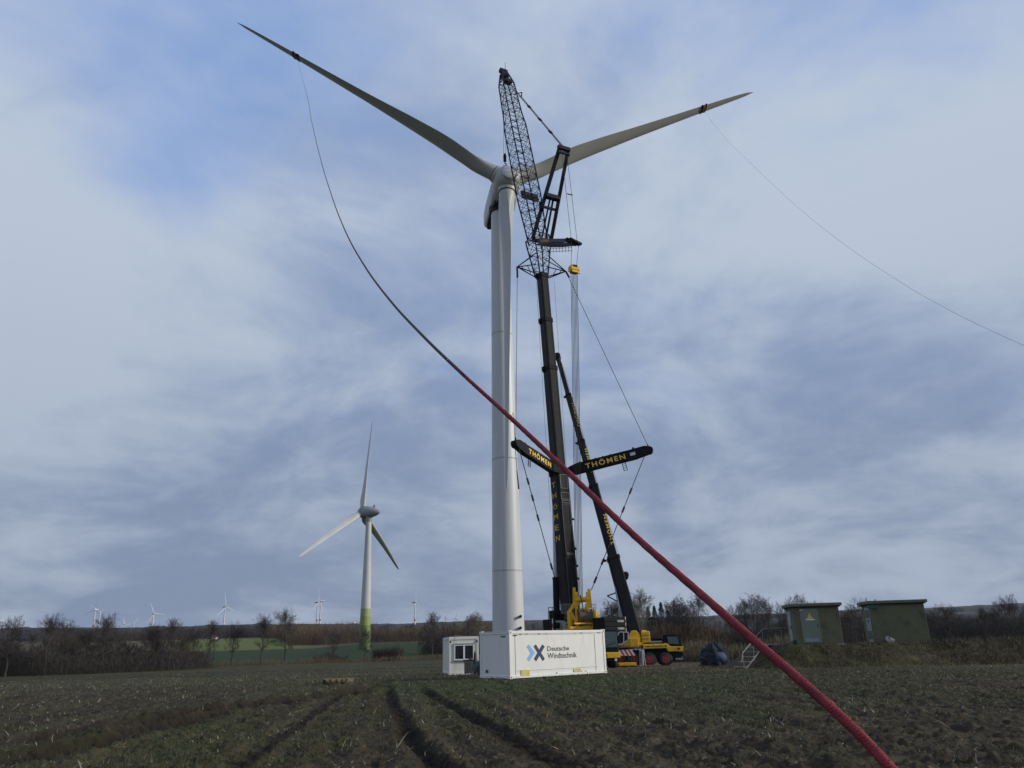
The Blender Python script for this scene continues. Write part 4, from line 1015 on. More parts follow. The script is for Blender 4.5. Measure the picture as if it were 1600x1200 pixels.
for (a, b, Ya, r_) in (((907, 930), (909, 985), 84.2, .06), ((887, 958), (878, 985), 85, .05), ((933, 966), (936, 990), 83.2, .06), ((884, 975), (902, 978), 84.6, .05)):
    p0, p1 = at(*a, Ya), at(*b, Ya-.3); mb = MB(); mb.path([p0, p0*.6+p1*.4+V(.25, -.2, -.2), p0*.25+p1*.75+V(-.15, -.1, 0), p1], r_, 7); mb.build('hose', M_groove, sup, smooth=True)
mb = MB(); pbox(mb, 877, 884, 972, 985, 84.9, .8); mb.build('control_box', M_grey, sup, bevel=.03)
mb = MB(); pbox(mb, 893, 899, 990, 997, 83.9, .5); mb.build('locker', M_yel, sup, bevel=.03)
for i in range(6): mb = MB(); a_, b_ = at(929.5, 984-i*4.2, 83.1), at(934.5, 984-i*4.2, 83.1); mb.beam(a_, b_, .05); mb.build('rung', M_galv, sup)
for x_ in (941, 951, 961): mb = MB(); mb.tube(at(x_, 965.5, 82.4), at(x_, 963.6, 82.4), .12, n=10); mb.build('lifting_eye', M_black, cR[4])
# carrier: long chassis in depth, cab at the near end
cc0 = V(7.62, 74.2, 0); cc0[2] = gz(7.6, 74.2); cdir = unit(V(P0[0]+1.0-7.62, 86-74.2, 0)); cs = V(cdir[1], -cdir[0], 0); up_ = V(0, 0, 1)
mb = MB(); mb.box(cc0+cdir*10.2+up_*1.45, (2.6, 16.0, .9), cs, cdir); mb.box(cc0+cdir*11+up_*2.1, (3.0, 12, .35), cs, cdir)
for f_ in (5.0, 16.5): mb.box(cc0+cdir*f_+up_*1.0, (3.2, .7, .8), cs, cdir)
mb.build('carrier', M_black, cr, bevel=.03)
mb = MB(); mb.tube(cc0+cdir*12+up_*2.2, cc0+cdir*12+up_*2.8, 1.6, n=32); mb.build('slewing_ring', M_grey, cr)
mb = MB(); mb.box(cc0+cdir*.6+up_*2.3, (2.95, 1.7, 2.05), cs, cdir); cab = mb.build('driver_cab', M_black, cr, bevel=.12)
mb = MB(); mb.box(cc0-cdir*.27+up_*2.45, (2.7, .04, 1.35), cs, cdir); mb.build('windscreen', M_cabglass, cab, bevel=.01)
mb = MB(); mb.beam(cc0-cdir*.32+up_*1.85-cs*1.2, cc0-cdir*.32+up_*2.2+cs*.4, .04); mb.beam(cc0-cdir*.32+up_*1.85, cc0-cdir*.32+up_*2.2+cs*1.2, .04)
for sg in (-1, 1): mb.box(cc0+cs*sg*1.7+up_*2.6-cdir*.2, (.25, .15, .7), cs, cdir)
mb.build('mirror_and_wiper', M_black, cab)
mb = MB(); mb.box(cc0-cdir*.25+up_*1.1, (3.0, .5, .5), cs, cdir); bmp = mb.build('bumper', M_yel, cr, bevel=.05)
mb = MB(); mb.box(cc0-cdir*.2+up_*.72, (2.9, .4, .3), cs, cdir); mb.build('lower_bumper', M_black, bmp, bevel=.03)
lettering('lettering', '55', cc0-cdir*.505+up_*.95-cs*.05, cs, up_, .4, .3, M_ink, bmp, .01)
for sg in (-1, 1): mb = MB(); mb.tube(cc0-cdir*.42+up_*.72+cs*sg*1.1, cc0-cdir*.36+up_*.72+cs*sg*1.1, .13, n=14); mb.build('headlight', M_signw, bmp)
for i, f_ in enumerate((1.9, 3.5, 6.6, 8.2, 9.8, 13.6, 15.2)):
    for sg in (-1, 1):
        c = cc0+cdir*f_+cs*sg*1.3; c[2] = gz(c[0], c[1])+.70; mb = MB(); mb.wheel(c, cs, .74, .42, 22, [(-.5, .6), (-.5, .93), (-.36, 1), (.36, 1), (.5, .93), (.5, .6)]); wo_ = mb.build('wheel', M_tyre, cr, auto=50)
        mb = MB(); mb.wheel(c+cs*sg*.05, cs, .46, .40, 16, [(-.5, .9), (-.45, 1), (.45, 1), (.5, .9)]); mb.build('rim', M_rim, wo_)
# outrigger with striped board and yellow pad, right of the cab
og = at(976, 1020, 77.5); ogz = gz(og[0], og[1])
mb = MB(); mb.box(og+V(-1.2, .8, -.0), (4.6, .45, .5)); mb.tube(V(og[0]+.3, og[1]+.5, ogz+.5), V(og[0]+.3, og[1]+.5, og[2]+.1), .14, n=12); out = mb.build('outrigger', M_black, cr, bevel=.02)
n_s = 9
for par, mt, nm in ((0, M_whp, 'stripe_white'), (1, M_redp, 'stripe_red')):
    mb = MB()
    for i in range(n_s):
        if i % 2 != par: continue
        w_ = 1.75/n_s; x0_ = -.9+i*w_; sl = .3 
        mb.prism([(x0_+sl, -.27), (x0_+w_+sl, -.27), (x0_+w_-.0, .27), (x0_, .27)], og+V(-.15, -.03 if par else -.028, 0), V(1, 0, 0), V(0, 0, 1), V(0, .03, 0))
    mb.build(nm, mt, out)
mb = MB(); mb.box(V(og[0]+.1, og[1]-.2, ogz+.28), (1.65, 1.3, .26)); padm = mb.build('outrigger_pad', M_yel, cr, bevel=.03)
mb = MB()
for i in range(5): mb.box(V(og[0]+1.2, og[1]+.1-.5+i*.36, ogz+.06), (4.2, .33, .12))
mat_w = thing('ground_mat', 'rusty brown timber mats under the crane outrigger', 'mat', (og[0]+1.2, og[1], ogz)); mb.build('planks', M_rust, mat_w, bevel=.01)
# hook block and red slings over the hub
hk = at(788.8, 247, 96.6)
for o_ in (-.16, .16): rope(jx(121)+S*o_-D*0+V(0, 0, -.3), hk+V(o_, 0, .6), .028, 'hoist_rope')
hb = thing('hook_block', 'black hook block hanging from the jib directly above the turbine hub', 'hook', hk)
mb = MB(); mb.tube(hk+V(-.17, 0, .3), hk+V(.17, 0, .3), .42, n=20); mb.tube(hk+V(-.25, 0, .3), hk+V(.25, 0, .3), .12, n=10); mb.box(hk+V(0, 0, -.1), (.45, .4, .9)); mb.build('sheave_housing', M_black, hb, bevel=.03)
mb = MB(); mb.path([hk+V(0, 0, -.5), hk+V(0, 0, -.9), hk+V(.16, 0, -1.05), hk+V(.2, 0, -1.25), hk+V(.05, 0, -1.42), hk+V(-.17, 0, -1.32), hk+V(-.22, 0, -1.15)], [.08, .08, .1, .1, .1, .08, .03], 8); mb.build('hook', M_black, hb)
sl_ = thing('lifting_sling', 'red round sling running from the crane hook down to the hub', 'sling', hk+V(0, 0, -1.4))
hubtop = V(HUB[0]+.1, HUB[1]+.3, HUB[2]+1.95)
mb = MB(); mb.tube(hk+V(-.05, 0, -1.35), hubtop+V(-.22, 0, 0), .06, n=8); mb.tube(hk+V(.05, 0, -1.35), hubtop+V(.22, 0, 0), .06, n=8); mb.build('sling_leg', M_redp, sl_)

# ------------------------------------------------------------------ second (smaller) mobile crane
c2x, c2y = at(1067, 1035, 82.5)[:2]; zc2 = gz(c2x-4, c2y)
yaw2 = R_(-4); fx = V(math.cos(yaw2), math.sin(yaw2), 0); fy = V(-fx[1], fx[0], 0); Zu = V(0, 0, 1)
def L2(a, b, c): return V(c2x, c2y, zc2)+fx*(a-8.1)+fy*b+Zu*c      # a: from rear, b: across (negative = camera side), c: up
c2 = thing('mobile_crane', 'small yellow and black mobile crane, its boom leaning left beside the tall crane', 'crane', L2(3.5, 0, 0))
mb = MB(); mb.box(L2(3.9, 0, 1.15), (7.4, 2.2, .75), fx, fy); mb.box(L2(1.6, 0, 1.72), (3.2, 2.5, .2), fx, fy); mb.box(L2(5.0, 0, 1.60), (3.4, 2.5, .16), fx, fy)
mb.box(L2(7.35, 0, .9), (1.4, 2.3, .8), fx, fy); mb.box(L2(7.7, 0, .55), (.6, 2.0, .25), fx, fy)
mb.build('chassis', M_black, c2, bevel=.03)
mb = MB(); mb.box(L2(5.4, 1.26, 1.9), (2.5, .1, .44), fx, fy); mb.build('side_panel', M_yel, c2, bevel=.01); mb = MB(); mb.box(L2(5.4, -1.26, 1.9), (2.5, .1, .44), fx, fy); pn = mb.build('side_panel', M_yel, c2, bevel=.01)
mb = MB(); mb.box(L2(5.4, -1.33, 1.9), (2.42, .03, .36), fx, fy); pn2 = mb.build('sign_board', M_yelt, pn)
lettering('lettering', 'www.thoemen.de', L2(4.27, -1.35, 1.79), fx, Zu, 2.25, .24, M_ink, pn, .01, 0, .015)
mb = MB(); mb.prism([(6.2, 2.05), (6.6, 1.35), (8.05, 1.35), (8.1, 1.8), (6.9, 1.85), (6.35, 2.2)], L2(0, -1.27, 0)+fy*0, fx, Zu, fy*2.54); nos = mb.build('cab_front', M_yel, c2, bevel=.04)
for sg in (-1, 1): mb = MB(); mb.tube(L2(7.65, sg*1.31, 1.6), L2(7.65, sg*1.25, 1.6), .13, n=12); mb.build('headlight', M_groove, nos)
mb = MB(); mb.prism([(6.35, 2.1), (6.9, 1.85), (8.02, 1.82), (7.85, 2.65), (7.7, 2.95), (6.2, 2.98), (6.15, 2.2)], L2(0, -1.25, 0), fx, Zu, fy*2.5); cb2 = mb.build('driver_cab', M_black, c2, bevel=.06)
mb = MB(); mb.prism([(6.7, 2.1), (7.75, 2.0), (7.62, 2.75), (6.6, 2.78)], L2(0, -1.27, 0), fx, Zu, fy*.03); mb.prism([(-1.1, 1.95), (1.1, 1.95), (1.1, 2.72), (-1.1, 2.72)], L2(7.97, 0, 0), fy, Zu, fx*.05); mb.build('window', M_cabglass, cb2)
mb = MB(); mb.box(L2(5.3, .3, 2.35), (2.0, 1.4, .5), fx, fy); mb.box(L2(4.2, .2, 2.2), (1.0, 1.6, .35), fx, fy); mb.tube(L2(4.4, -.7, 2.5), L2(6.0, -.7, 2.55), .18, n=10); mb.build('engine_cover', M_black, c2, bevel=.08)
mb = MB(); mb.box(L2(5.4, -1.0, 2.3), (1.4, .3, .18), fx, fy); mb.build('exhaust_cover', M_grey, c2, bevel=.05)
mb = MB(); mb.box(L2(7.6, -1.2, .62), (.7, .25, .2), fx, fy); mb.box(L2(7.95, 0, .75), (.15, 2.3, .35), fx, fy); mb.build('step', M_galv, c2, bevel=.03)
for a in (1.7, 3.2, 4.68, 6.32):
    for sg in (-1, 1):
        c = L2(a, sg*1.05, .66); mb = MB(); mb.wheel(c, fy, .66, .38, 26, [(-.5, .55), (-.5, .92), (-.36, 1), (.36, 1), (.5, .92), (.5, .55)]); w_ = mb.build('wheel', M_tyre, c2, auto=50)
        mb = MB(); mb.wheel(c+fy*sg*.03, fy, .37, .36, 18, [(-.5, .3), (-.5, .45), (-.42, .6), (-.5, .92), (-.46, 1), (.46, 1), (.5, .92), (.42, .6), (.5, .45), (.5, .3)]); rm_ = mb.build('rim', M_rim, w_, auto=40)
# grey outrigger jack between the axles
mb = MB(); mb.box(L2(3.95, -1.25, 1.0), (.55, .3, 1.2), fx, fy); mb.tube(L2(3.95, -1.55, .15), L2(3.95, -1.55, 1.5), .12, n=12); mb.box(L2(3.95, -1.5, .12), (.7, .7, .08), fx, fy)
mb.box(L2(3.4, -1.3, 1.62), (1.6, .2, .12), fx, fy)
for b_ in (-.28, .28): mb.beam(L2(3.95+b_, -1.6, .1), L2(3.95+b_*.6, -1.4, 1.55), .07)
mb.build('outrigger', M_grey, c2, bevel=.02)
# superstructure
sx0 = 2.9
mb = MB()
mb.prism([(1.62, 1.985), (3.95, 1.985), (3.95, 2.888), (3.6, 3.443), (3.1, 3.443), (2.8, 2.962), (2.55, 2.555), (1.8, 2.222)], L2(0, -1.15, 0), fx, Zu, fy*.35)
mb.prism([(2.4, 2.000), (3.95, 2.000), (3.95, 2.888), (3.6, 3.332), (3.1, 3.332), (2.6, 2.518)], L2(0, .75, 0), fx, Zu, fy*.35)
mb.box(L2(3.0, 0, 2.15), (2.4, 2.25, .35), fx, fy)
sp = mb.build('superstructure', M_yel, c2, bevel=.05)
mb = MB(); mb.box(L2(3.3, -1.24, 2.3), (.85, .16, .85), fx, fy); mb.build('locker', M_yel, sp, bevel=.04)
mb = MB(); mb.box(L2(4.5, 0, 2.78), (.85, 2.3, 1.12), fx, fy); mb.box(L2(4.4, 0, 3.38), (.5, 1.2, .16), fx, fy); cw2 = mb.build('counterweight', M_yel, c2, bevel=.08)
mb = MB(); mb.box(L2(4.5, -1.16, 2.95), (.8, .02, .05), fx, fy); mb.box(L2(4.5, -1.16, 2.6), (.8, .02, .05), fx, fy); mb.build('panel_seam', M_rust, cw2)
mb = MB(); mb.tube(L2(4.0, -.8, 2.95), L2(4.0, .8, 2.95), .36, n=18); mb.build('winch', M_rust, sp)
# crane cab (open framed, facing left)
mb = MB(); mb.prism([(1.6, 2.185), (2.0, 2.185), (2.7, 2.555), (2.75, 3.295), (1.9, 3.332), (1.7, 3.036), (1.55, 2.518)], L2(0, -1.2, 0), fx, Zu, fy*.85); cab2 = mb.build('operator_cab', M_glass, c2, bevel=.03)
mb = MB(); fr = [(1.6, 2.163), (2.0, 2.163), (2.7, 2.555), (2.77, 3.295), (1.9, 3.347), (1.68, 3.036), (1.52, 2.518)]
for i in range(len(fr)):
    a, b = fr[i], fr[(i+1) % len(fr)]; mb.beam(L2(a[0], -1.22, a[1]), L2(b[0], -1.22, b[1]), .09); mb.beam(L2(a[0], -.35, a[1]), L2(b[0], -.35, b[1]), .09)
mb.beam(L2(2.25, -1.22, 2.3), L2(2.3, -1.22, 3.3), .08); mb.build('cab_frame', M_whp, cab2)
# left front wheel arch clutter at the rear: rolled hoses / red drum
mb = MB(); mb.path([L2(.2, -1.2, 1.9), L2(.4, -1.2, 2.5), L2(.9, -1.2, 2.4), L2(1.3, -1.2, 1.9)], .12, 8); mb.box(L2(.9, -.6, 1.9), (1.2, 1.0, .4), fx, fy); mb.build('hose_bundle', M_rust, c2)
mb = MB(); mb.box(L2(1.0, -.8, 2.15), (.9, .6, .3), fx, fy); mb.build('tool_tray', M_yelt, c2, bevel=.05)
# boom
Q0 = L2(3.45, 0, 3.1); Qt = at(870, 553, 92.5)
def bp2(t): return Q0+(Qt-Q0)*t
def t_of(py_):      # fraction along the boom where it crosses the picture row
    lo, hi = 0, 1
    for _ in range(30):
        m_ = (lo+hi)/2; p = bp2(m_)-CAM; y_ = 600-F*(p@up)/(p@fw)
        if y_ > py_: lo = m_
        else: hi = m_
    return lo
bd = unit(Qt-Q0); bs = unit(np.cross(bd, V(0, 1, 0))*1.0); bs = unit(V(0, 1, 0)-bd*bd[1]); bw = np.cross(bd, bs); bw = bw if bw[0] > 0 else -bw
ss = [(0, t_of(872), 1.35, 1.2), (t_of(876), t_of(760), .95, .95), (t_of(764), t_of(690), .80, .8), (t_of(694), t_of(618), .66, .7), (t_of(622), .985, .5, .6)]
for i, (ta, tb_, w_, h_) in enumerate(ss):
    mb = MB(); w2 = w_*(.92 if i == 0 else 1)
    mb.rings([boom_ring(bp2(ta), w_, h_, .1, bw, bs), boom_ring(bp2(tb_), w2, h_, .1, bw, bs)]); o = mb.build('boom_section', M_black if i < 2 else M_dgrey, c2, bevel=.02)
    mb = MB(); mb.rings([boom_ring(bp2(tb_-.006), w2*1.12, h_*1.12, .1, bw, bs), boom_ring(bp2(tb_+.003), w2*1.12, h_*1.12, .1, bw, bs)])
    mb.box(bp2(tb_-.003)-bw*w_*.7, (.3, .2, .2), bw, bs, bd); mb.build('collar', M_black, o)
    if i in (1, 2, 3):
        ln_ = np.linalg.norm(bp2(tb_)-bp2(ta)); Lw = min(ln_*.5, 3.6); n_ = -bs
        lettering('lettering', 'THÖMEN', bp2(ta)+bd*(ln_*.18 if i == 1 else ln_*.3)+bw*(w_*.46)-bs*(h_/2), bd, -bw, Lw, w_*.42, M_yelt, o, .02, .005, .02)
mb = MB(); mb.tube(bp2(.99)-bs*.3, bp2(.99)+bs*.3, .38, n=14); mb.box(bp2(.985), (.7, .5, .6), bw, bs, bd); mb.build('boom_head', M_black, c2)
mb = MB(); p = bp2(t_of(902))+bw*.75; mb.tube(p-bs*.4, p+bs*.4, .34, n=16); mb.beam(p-bw*.5, p, .3); mb.build('rope_reel', M_black, c2)
mb = MB(); mb.beam(bp2(t_of(940))-bw*.6, bp2(t_of(926))-bw*1.7, .12); mb.beam(bp2(t_of(926))-bw*1.7, bp2(t_of(924))-bw*.6, .12); mb.build('side_bracket', M_black, c2)
lc_a = L2(2.55, 0, 2.6); lc_b = bp2(t_of(915))-bw*.55
mb = MB(); mb.tube(lc_a, lc_a+(lc_b-lc_a)*.55, .26, n=16); lcy = mb.build('luffing_cylinder', M_grey, c2, auto=40)
mb = MB(); mb.tube(lc_a+(lc_b-lc_a)*.5, lc_b, .17, n=14); mb.build('piston_rod', M_chrome, lcy, auto=40)
for a_, b_ in ((.03, .96),): mb = MB(); mb.tube(bp2(a_)+bw*.75, bp2(b_)+bw*.32, .02, n=4); mb.build('hoist_rope', M_steel, c2)

# ------------------------------------------------------------------ white container with the firm's mark
K = V(*at(797, 1061, 42.3)); K[2] = gz(K[0], K[1])+.02
ca = R_(41); CL_ = V(math.cos(ca), math.sin(ca), 0); CW_ = V(-math.sin(ca), math.cos(ca), 0); LEN, WID, HEI = 7.3, 2.5, 2.36
def C3(a, b, c): return K+CL_*a+CW_*b+Zu*c
co = thing('white_container', 'long white steel container with blue mark and firm name on its side', 'container', C3(LEN/2, WID/2, 0))
mb = MB(); mb.box(C3(LEN/2, WID/2, HEI/2+.03), (LEN-.06, WID-.06, HEI-.10), CL_, CW_); body = mb.build('walls', M_cont, co, bevel=.01)
mb = MB(); pw = .16
for a in (0, LEN):
    for b in (0, WID): mb.box(C3(a+(pw/2 if a == 0 else -pw/2), b+(pw/2 if b == 0 else -pw/2), HEI/2), (pw, pw, HEI), CL_, CW_)
for c in (.09, HEI-.07):
    for b in (.05, WID-.05): mb.box(C3(LEN/2, b, c), (LEN-2*pw, .10, .15), CL_, CW_)
    for a in (.05, LEN-.05): mb.box(C3(a, WID/2, c), (.10, WID-2*pw, .15), CL_, CW_)
mb.build('frame', M_cont, co, bevel=.015)
mb = MB()
for a in (.09, LEN-.09):
    for b in (.09, WID-.09):
        for c in (.07, HEI-.05): mb.box(C3(a, b, c), (.21, .21, .16), CL_, CW_)
mb.build('corner_casting', M_cont, co, bevel=.02)
mb = MB()
for a in (.09, LEN-.09):
    for c in (.08, HEI-.06): mb = MB(); mb.box(C3(a, -.018, c), (.07, .012, .06), CL_, CW_); mb.build('casting_hole', M_groove, co)
mb = MB(); mb.box(C3(.42, -.001, 2.14), (.28, .012, .04), CL_, CW_); mb.build('vent', M_groove, co)
mb = MB(); mb.box(C3(-.001, .5, 2.10), (.012, .38, .05), CL_, CW_); mb.build('vent', M_groove, co)
M_fy = mat('faded yellow paint', (.55, .45, .12), .6, var=.2, scale=4, col2=(.55, .52, .42))
mb = MB(); mb.box(C3(1.05, .02, .26), (.62, .05, .30), CL_, CW_); mb.build('fork_pocket', M_fy, co)
mb = MB(); mb.box(C3(4.9, .02, .26), (.55, .05, .16), CL_, CW_); mb.build('fork_pocket', M_fy, co)
mb = MB()
for a in (.42, 6.45): mb.box(C3(a, .021, 1.18), (.02, .02, 1.98), CL_, CW_)
mb.box(C3(3.5, .021, .38), (6.2, .02, .015), CL_, CW_); mb.box(C3(3.4, .021, 2.17), (5.9, .02, .015), CL_, CW_)
mb.build('panel_joint', mat('joint grey', (.45, .43, .38), .7, var=.2, col2=(.2, .12, .07), c2scale=6, c2amt=(.6, .8)), body)
mb = MB()
for i in range(26): 
    a = random.uniform(.2, 7.1); mb.box(C3(a, .0, random.choice([.03, .17, HEI-.16])+random.uniform(-.02, .02)), (random.uniform(.03, .15), .008, random.uniform(.01, .04)), CL_, CW_)
mb.build('rust_spot', M_rust, co)
mb = MB(); mb.prism([(.0, 0), (.2, .03), (.18, .17), (.02, .15)], C3(-.012, WID-.5, .28), -CW_*1.0, Zu, CL_*.004); mb.build('smudge', M_ink, co)
# the mark, positions read off the side wall
nrm = -CW_
def side_uv(px, py_):
    p = plane_hit(px, py_, C3(0, 0.03, 0), CW_); return np.array([(p-K)@CL_, p[2]-K[2]])
z5 = lambda x_, y_: side_uv(660+x_/5.333, 960+y_/5.333)
def flat_poly(name, pts5, mt, off):
    P_ = [z5(*p) for p in pts5]; m_ = MB(); m_.prism([tuple(p) for p in P_], C3(0, .03-off, 0), CL_, Zu, -CW_*.006); m_.build(name, mt, co)
flat_poly('chevron', [(867, 268), (886, 250), (937, 318), (889, 391), (868, 374), (900, 322)], M_lblue, .002)
flat_poly('cross_stroke', [(925, 267), (945, 249), (1020, 370), (1003, 390)], M_navy, .002)
flat_poly('cross_stroke', [(998, 249), (1018, 268), (948, 391), (929, 370)], M_navy, .009)
def lt5(text, x0, y0, x1, y1):
    a = z5(x0, y1); b = z5(x1, y1); c = z5(x0, y0)
    lettering('lettering', text, C3(a[0], .03, a[1]), CL_, Zu, b[0]-a[0], c[1]-a[1], M_ink, co, .005, .002, .014)
lt5('Deutsche', 1040, 266, 1223, 306); lt5('Windtechnik', 1042, 322, 1288, 368)
mb = MB(); mb.tube(C3(2.0, WID/2, HEI), C3(2.0, WID/2, HEI+.06), .1, n=10); mb.box(C3(3.5, WID/2, HEI-.02), (LEN-.3, WID-.3, .04), CL_, CW_); mb.build('roof', M_cont, co)

# ------------------------------------------------------------------ white site cabin
K2 = V(*at(701.5, 1055, 57.5)); K2[2] = gz(K2[0], K2[1])
a2 = R_(9.5); PL_ = V(math.cos(a2), math.sin(a2), 0); PW_ = V(-math.sin(a2), math.cos(a2), 0)
def P3(a, b, c): return K2+PL_*a+PW_*b+Zu*c
cbn = thing('site_cabin', 'small dirty white site cabin with a double window left of the container', 'cabin', P3(1, 3, 0))
CWd, CLn, CH = 2.12, 6.0, 2.52
mb = MB(); mb.box(P3(CWd/2, CLn/2, CH/2), (CWd-.08, CLn-.08, CH-.08), PL_, PW_); wl = mb.build('wall', M_cont2, cbn)
mb = MB()
for a in (.07, CWd-.07):
    for b in (.07, CLn-.07): mb.box(P3(a, b, CH/2), (.15, .15, CH), PL_, PW_)
for c in (.08, CH-.08):
    for b in (.05, CLn-.05): mb.box(P3(CWd/2, b, c), (CWd-.3, .10, .18), PL_, PW_)
    for a in (.05, CWd-.05): mb.box(P3(a, CLn/2, c), (.10, CLn-.3, .18), PL_, PW_)
mb.box(P3(CWd/2, CLn/2, CH+.0), (CWd-.1, CLn-.1, .06), PL_, PW_)
mb.build('frame', M_cont2, cbn, bevel=.01)
for a in (.12, CWd-.12): mb = MB(); mb.box(P3(a, -.012, CH-.30), (.09, .02, .16), PL_, PW_); mb.build('drain_hole', M_groove, cbn)
wf = MB(); x0_, x1_, z0_, z1_ = .36, 1.78, .98, 2.02; t_ = .075
for a, b in ((x0_, x0_+t_), (x1_-t_, x1_), ((x0_+x1_)/2-t_*.8, (x0_+x1_)/2+t_*.8)): wf.box(P3((a+b)/2, .01, (z0_+z1_)/2), (b-a, .12, z1_-z0_), PL_, PW_)
for c in (z0_+t_/2, z1_-t_/2): wf.box(P3((x0_+x1_)/2, .012, c), (x1_-x0_-.01, .10, t_), PL_, PW_)
wfo = wf.build('window_frame', M_signw, cbn)
mb = MB()
for a, b in ((x0_+t_, (x0_+x1_)/2-t_*.8), ((x0_+x1_)/2+t_*.8, x1_-t_)):
    mb = MB(); mb.box(P3((a+b)/2, .028, (z0_+z1_)/2), (b-a, .01, z1_-z0_-2*t_), PL_, PW_); mb.build('pane', M_glass, wfo)
mb = MB(); mb.box(P3((x0_+x1_)/2, -.0, z1_+.05), (x1_-x0_+.1, .14, .05), PL_, PW_); mb.box(P3((x0_+x1_)/2, -.02, z0_-.03), (x1_-x0_+.1, .14, .03), PL_, PW_); mb.build('shutter_box', M_grey, cbn)
mb = MB(); mb.box(P3(.65, .5, CH+.09), (.5, .5, .1), PL_, PW_); mb.box(P3(1.2, 1.0, CH+.06), (.4, .3, .08), PL_, PW_); mb.build('roof_lath', M_wood, cbn)
# odds and ends between the cabin and the container
pp = at(733, 1056, 55.5); pp[2] = gz(pp[0], pp[1])
br = thing('pallet_cage', 'grey brown crate of scrap standing before the cabin wall', 'crate', pp)
mb = MB()
for i in range(6): mb.box(pp+V(-.28+i*.11, -.2, .52), (.07, .03, .75))
mb.box(pp+V(0, .05, .48), (.62, .42, .72)); mb.build('crate_body', mat('grey brown board', (.12, .115, .10), .9, var=.4, scale=4), br, bevel=.01)
mb = MB(); mb.box(pp+V(0, .05, .93), (.74, .5, .14)); mb.ball(pp+V(.1, 0, .98), .14, 10, 6); mb.build('crate_cover', M_groove, br, bevel=.03)
mb = MB()
for a in (-.22, .22): mb.tube(pp+V(a, -.1, 0), pp+V(a, -.1, .2), .04, n=8)
mb.build('leg', M_galv, br)
pu = at(742.5, 1056, 54.5); pu[2] = gz(pu[0], pu[1])
um = thing('folded_parasol', 'narrow black wrapped pole leaning at the right corner of the cabin', 'pole', pu)
mb = MB(); mb.path([pu+V(0, 0, 0), pu+V(0, 0, .75), pu+V(0, 0, 1.35), pu+V(0, 0, 1.55)], [.10, .12, .085, .03], 10); mb.build('cover', M_groove, um, smooth=True); mb = MB(); mb.tube(pu+V(0, 0, 1.5), pu+V(0, 0, 2.35), .018, n=6); mb.build('pole_tip', M_galv, um)
pt = at(749, 1057, 50.5); pt[2] = gz(pt[0], pt[1])
tr = thing('trailer', 'dark trailer with teal mudguard half hidden behind the white container', 'trailer', pt)
mb = MB(); mb.box(pt+V(.75, .6, .62), (1.9, 1.1, .5)); mb.box(pt+V(-.15, .4, .45), (.3, .8, .35)); mb.build('chassis', M_groove, tr, bevel=.04)
mb = MB(); mb.wheel(pt+V(.2, .0, .36), V(0, 1, 0), .37, .24, 22, [(-.5, .5), (-.5, .92), (-.36, 1), (.36, 1), (.5, .92), (.5, .5)]); mb.build('wheel', M_tyre, tr, auto=40)
mb = MB(); cps = [pt+V(.2-.47*math.cos(a), -.02, .36+.5*math.sin(a)) for a in np.linspace(-.1, 2.7, 12)]
for a, b in zip(cps[:-1], cps[1:]): mb.beam(a, b, .28, .03, (0, 1, 0))
mb.build('mudguard', M_teal, tr)

# ------------------------------------------------------------------ green station houses
def station(px0, py0, Yd, wid, dep, hgt, yawd, label, sec):
    K_ = V(*at(px0, py0, Yd)); a = R_(yawd); A = V(math.cos(a), math.sin(a), 0); B = V(-math.sin(a), math.cos(a), 0)
    K_[2] = MZ-.02
    h = thing('station_house', label, 'transformer house', K_+A*wid/2+B*dep/2, 'green station houses on the embankment')
    def H3(x_, y_, z_): return K_+A*x_+B*y_+Zu*z_
    mb = MB(); mb.box(H3(wid/2, dep/2, hgt/2+.05), (wid, dep, hgt-.1), A, B); wl = mb.build('wall', M_green, h, bevel=.02)
    mb = MB(); mb.box(H3(wid/2, dep/2, 0), (wid+.16, dep+.16, .16), A, B); mb.build('plinth', M_conc, h, bevel=.02)
    mb = MB(); mb.box(H3(wid/2, dep/2, hgt+.09), (wid+.42, dep+.42, .2), A, B); rf = mb.build('roof', M_groof, h, bevel=.03)
    mb = MB(); mb.box(H3(wid/2, dep/2, hgt-.045), (wid+.2, dep+.2, .07), A, B); mb.build('fascia', M_groove, rf)
    return K_, A, B, H3, h
K_, A, B, H3, h1 = station(1246, 1011, 54.2, 2.98, 2.5, 2.52, -8, 'olive green station house with a pale green door and warning sign, nearer the stairs', 0)
def door(parent, H3, A, B, x0, x1, z0, z1, mt, face='front', dep=0, inset=.0):
    m_ = MB()
    if face == 'front': m_.box(H3((x0+x1)/2, -.012, (z0+z1)/2), (x1-x0, .045, z1-z0), A, B)
    else: m_.box(H3(-.012, (x0+x1)/2, (z0+z1)/2), (.045, x1-x0, z1-z0), A, B)
    d_ = m_.build('door', mt, parent, bevel=.008)
    m_ = MB(); g = .035
    def bx_(a, b, c, d, o=.0):
        if face == 'front': m_.box(H3((a+b)/2, -.006, (c+d)/2), (b-a, .03, d-c), A, B)
        else: m_.box(H3(-.006, (a+b)/2, (c+d)/2), (.03, b-a, d-c), A, B)
    bx_(x0-g, x0-.004, z0, z1+g); bx_(x1+.004, x1+g, z0, z1+g); bx_(x0, x1, z1+.004, z1+g)
    m_.build('door_frame', M_groof, parent); return d_
d1 = door(h1, H3, A, B, .45, 1.62, .18, 2.34, M_gdoor)
mb = MB(); mb.box(H3(1.5, -.06, 1.28), (.05, .04, .26), A, B); mb.build('handle', M_groove, d1, bevel=.01)
mb = MB(); mb.box(H3(1.0, -.042, .36), (.85, .016, .22), A, B); mb.build('kick_plate', M_gdoor2, d1); mb = MB(); mb.box(H3(.55, -.042, 2.29), (.2, .016, .05), A, B); mb.build('name_plate', M_signw, d1)
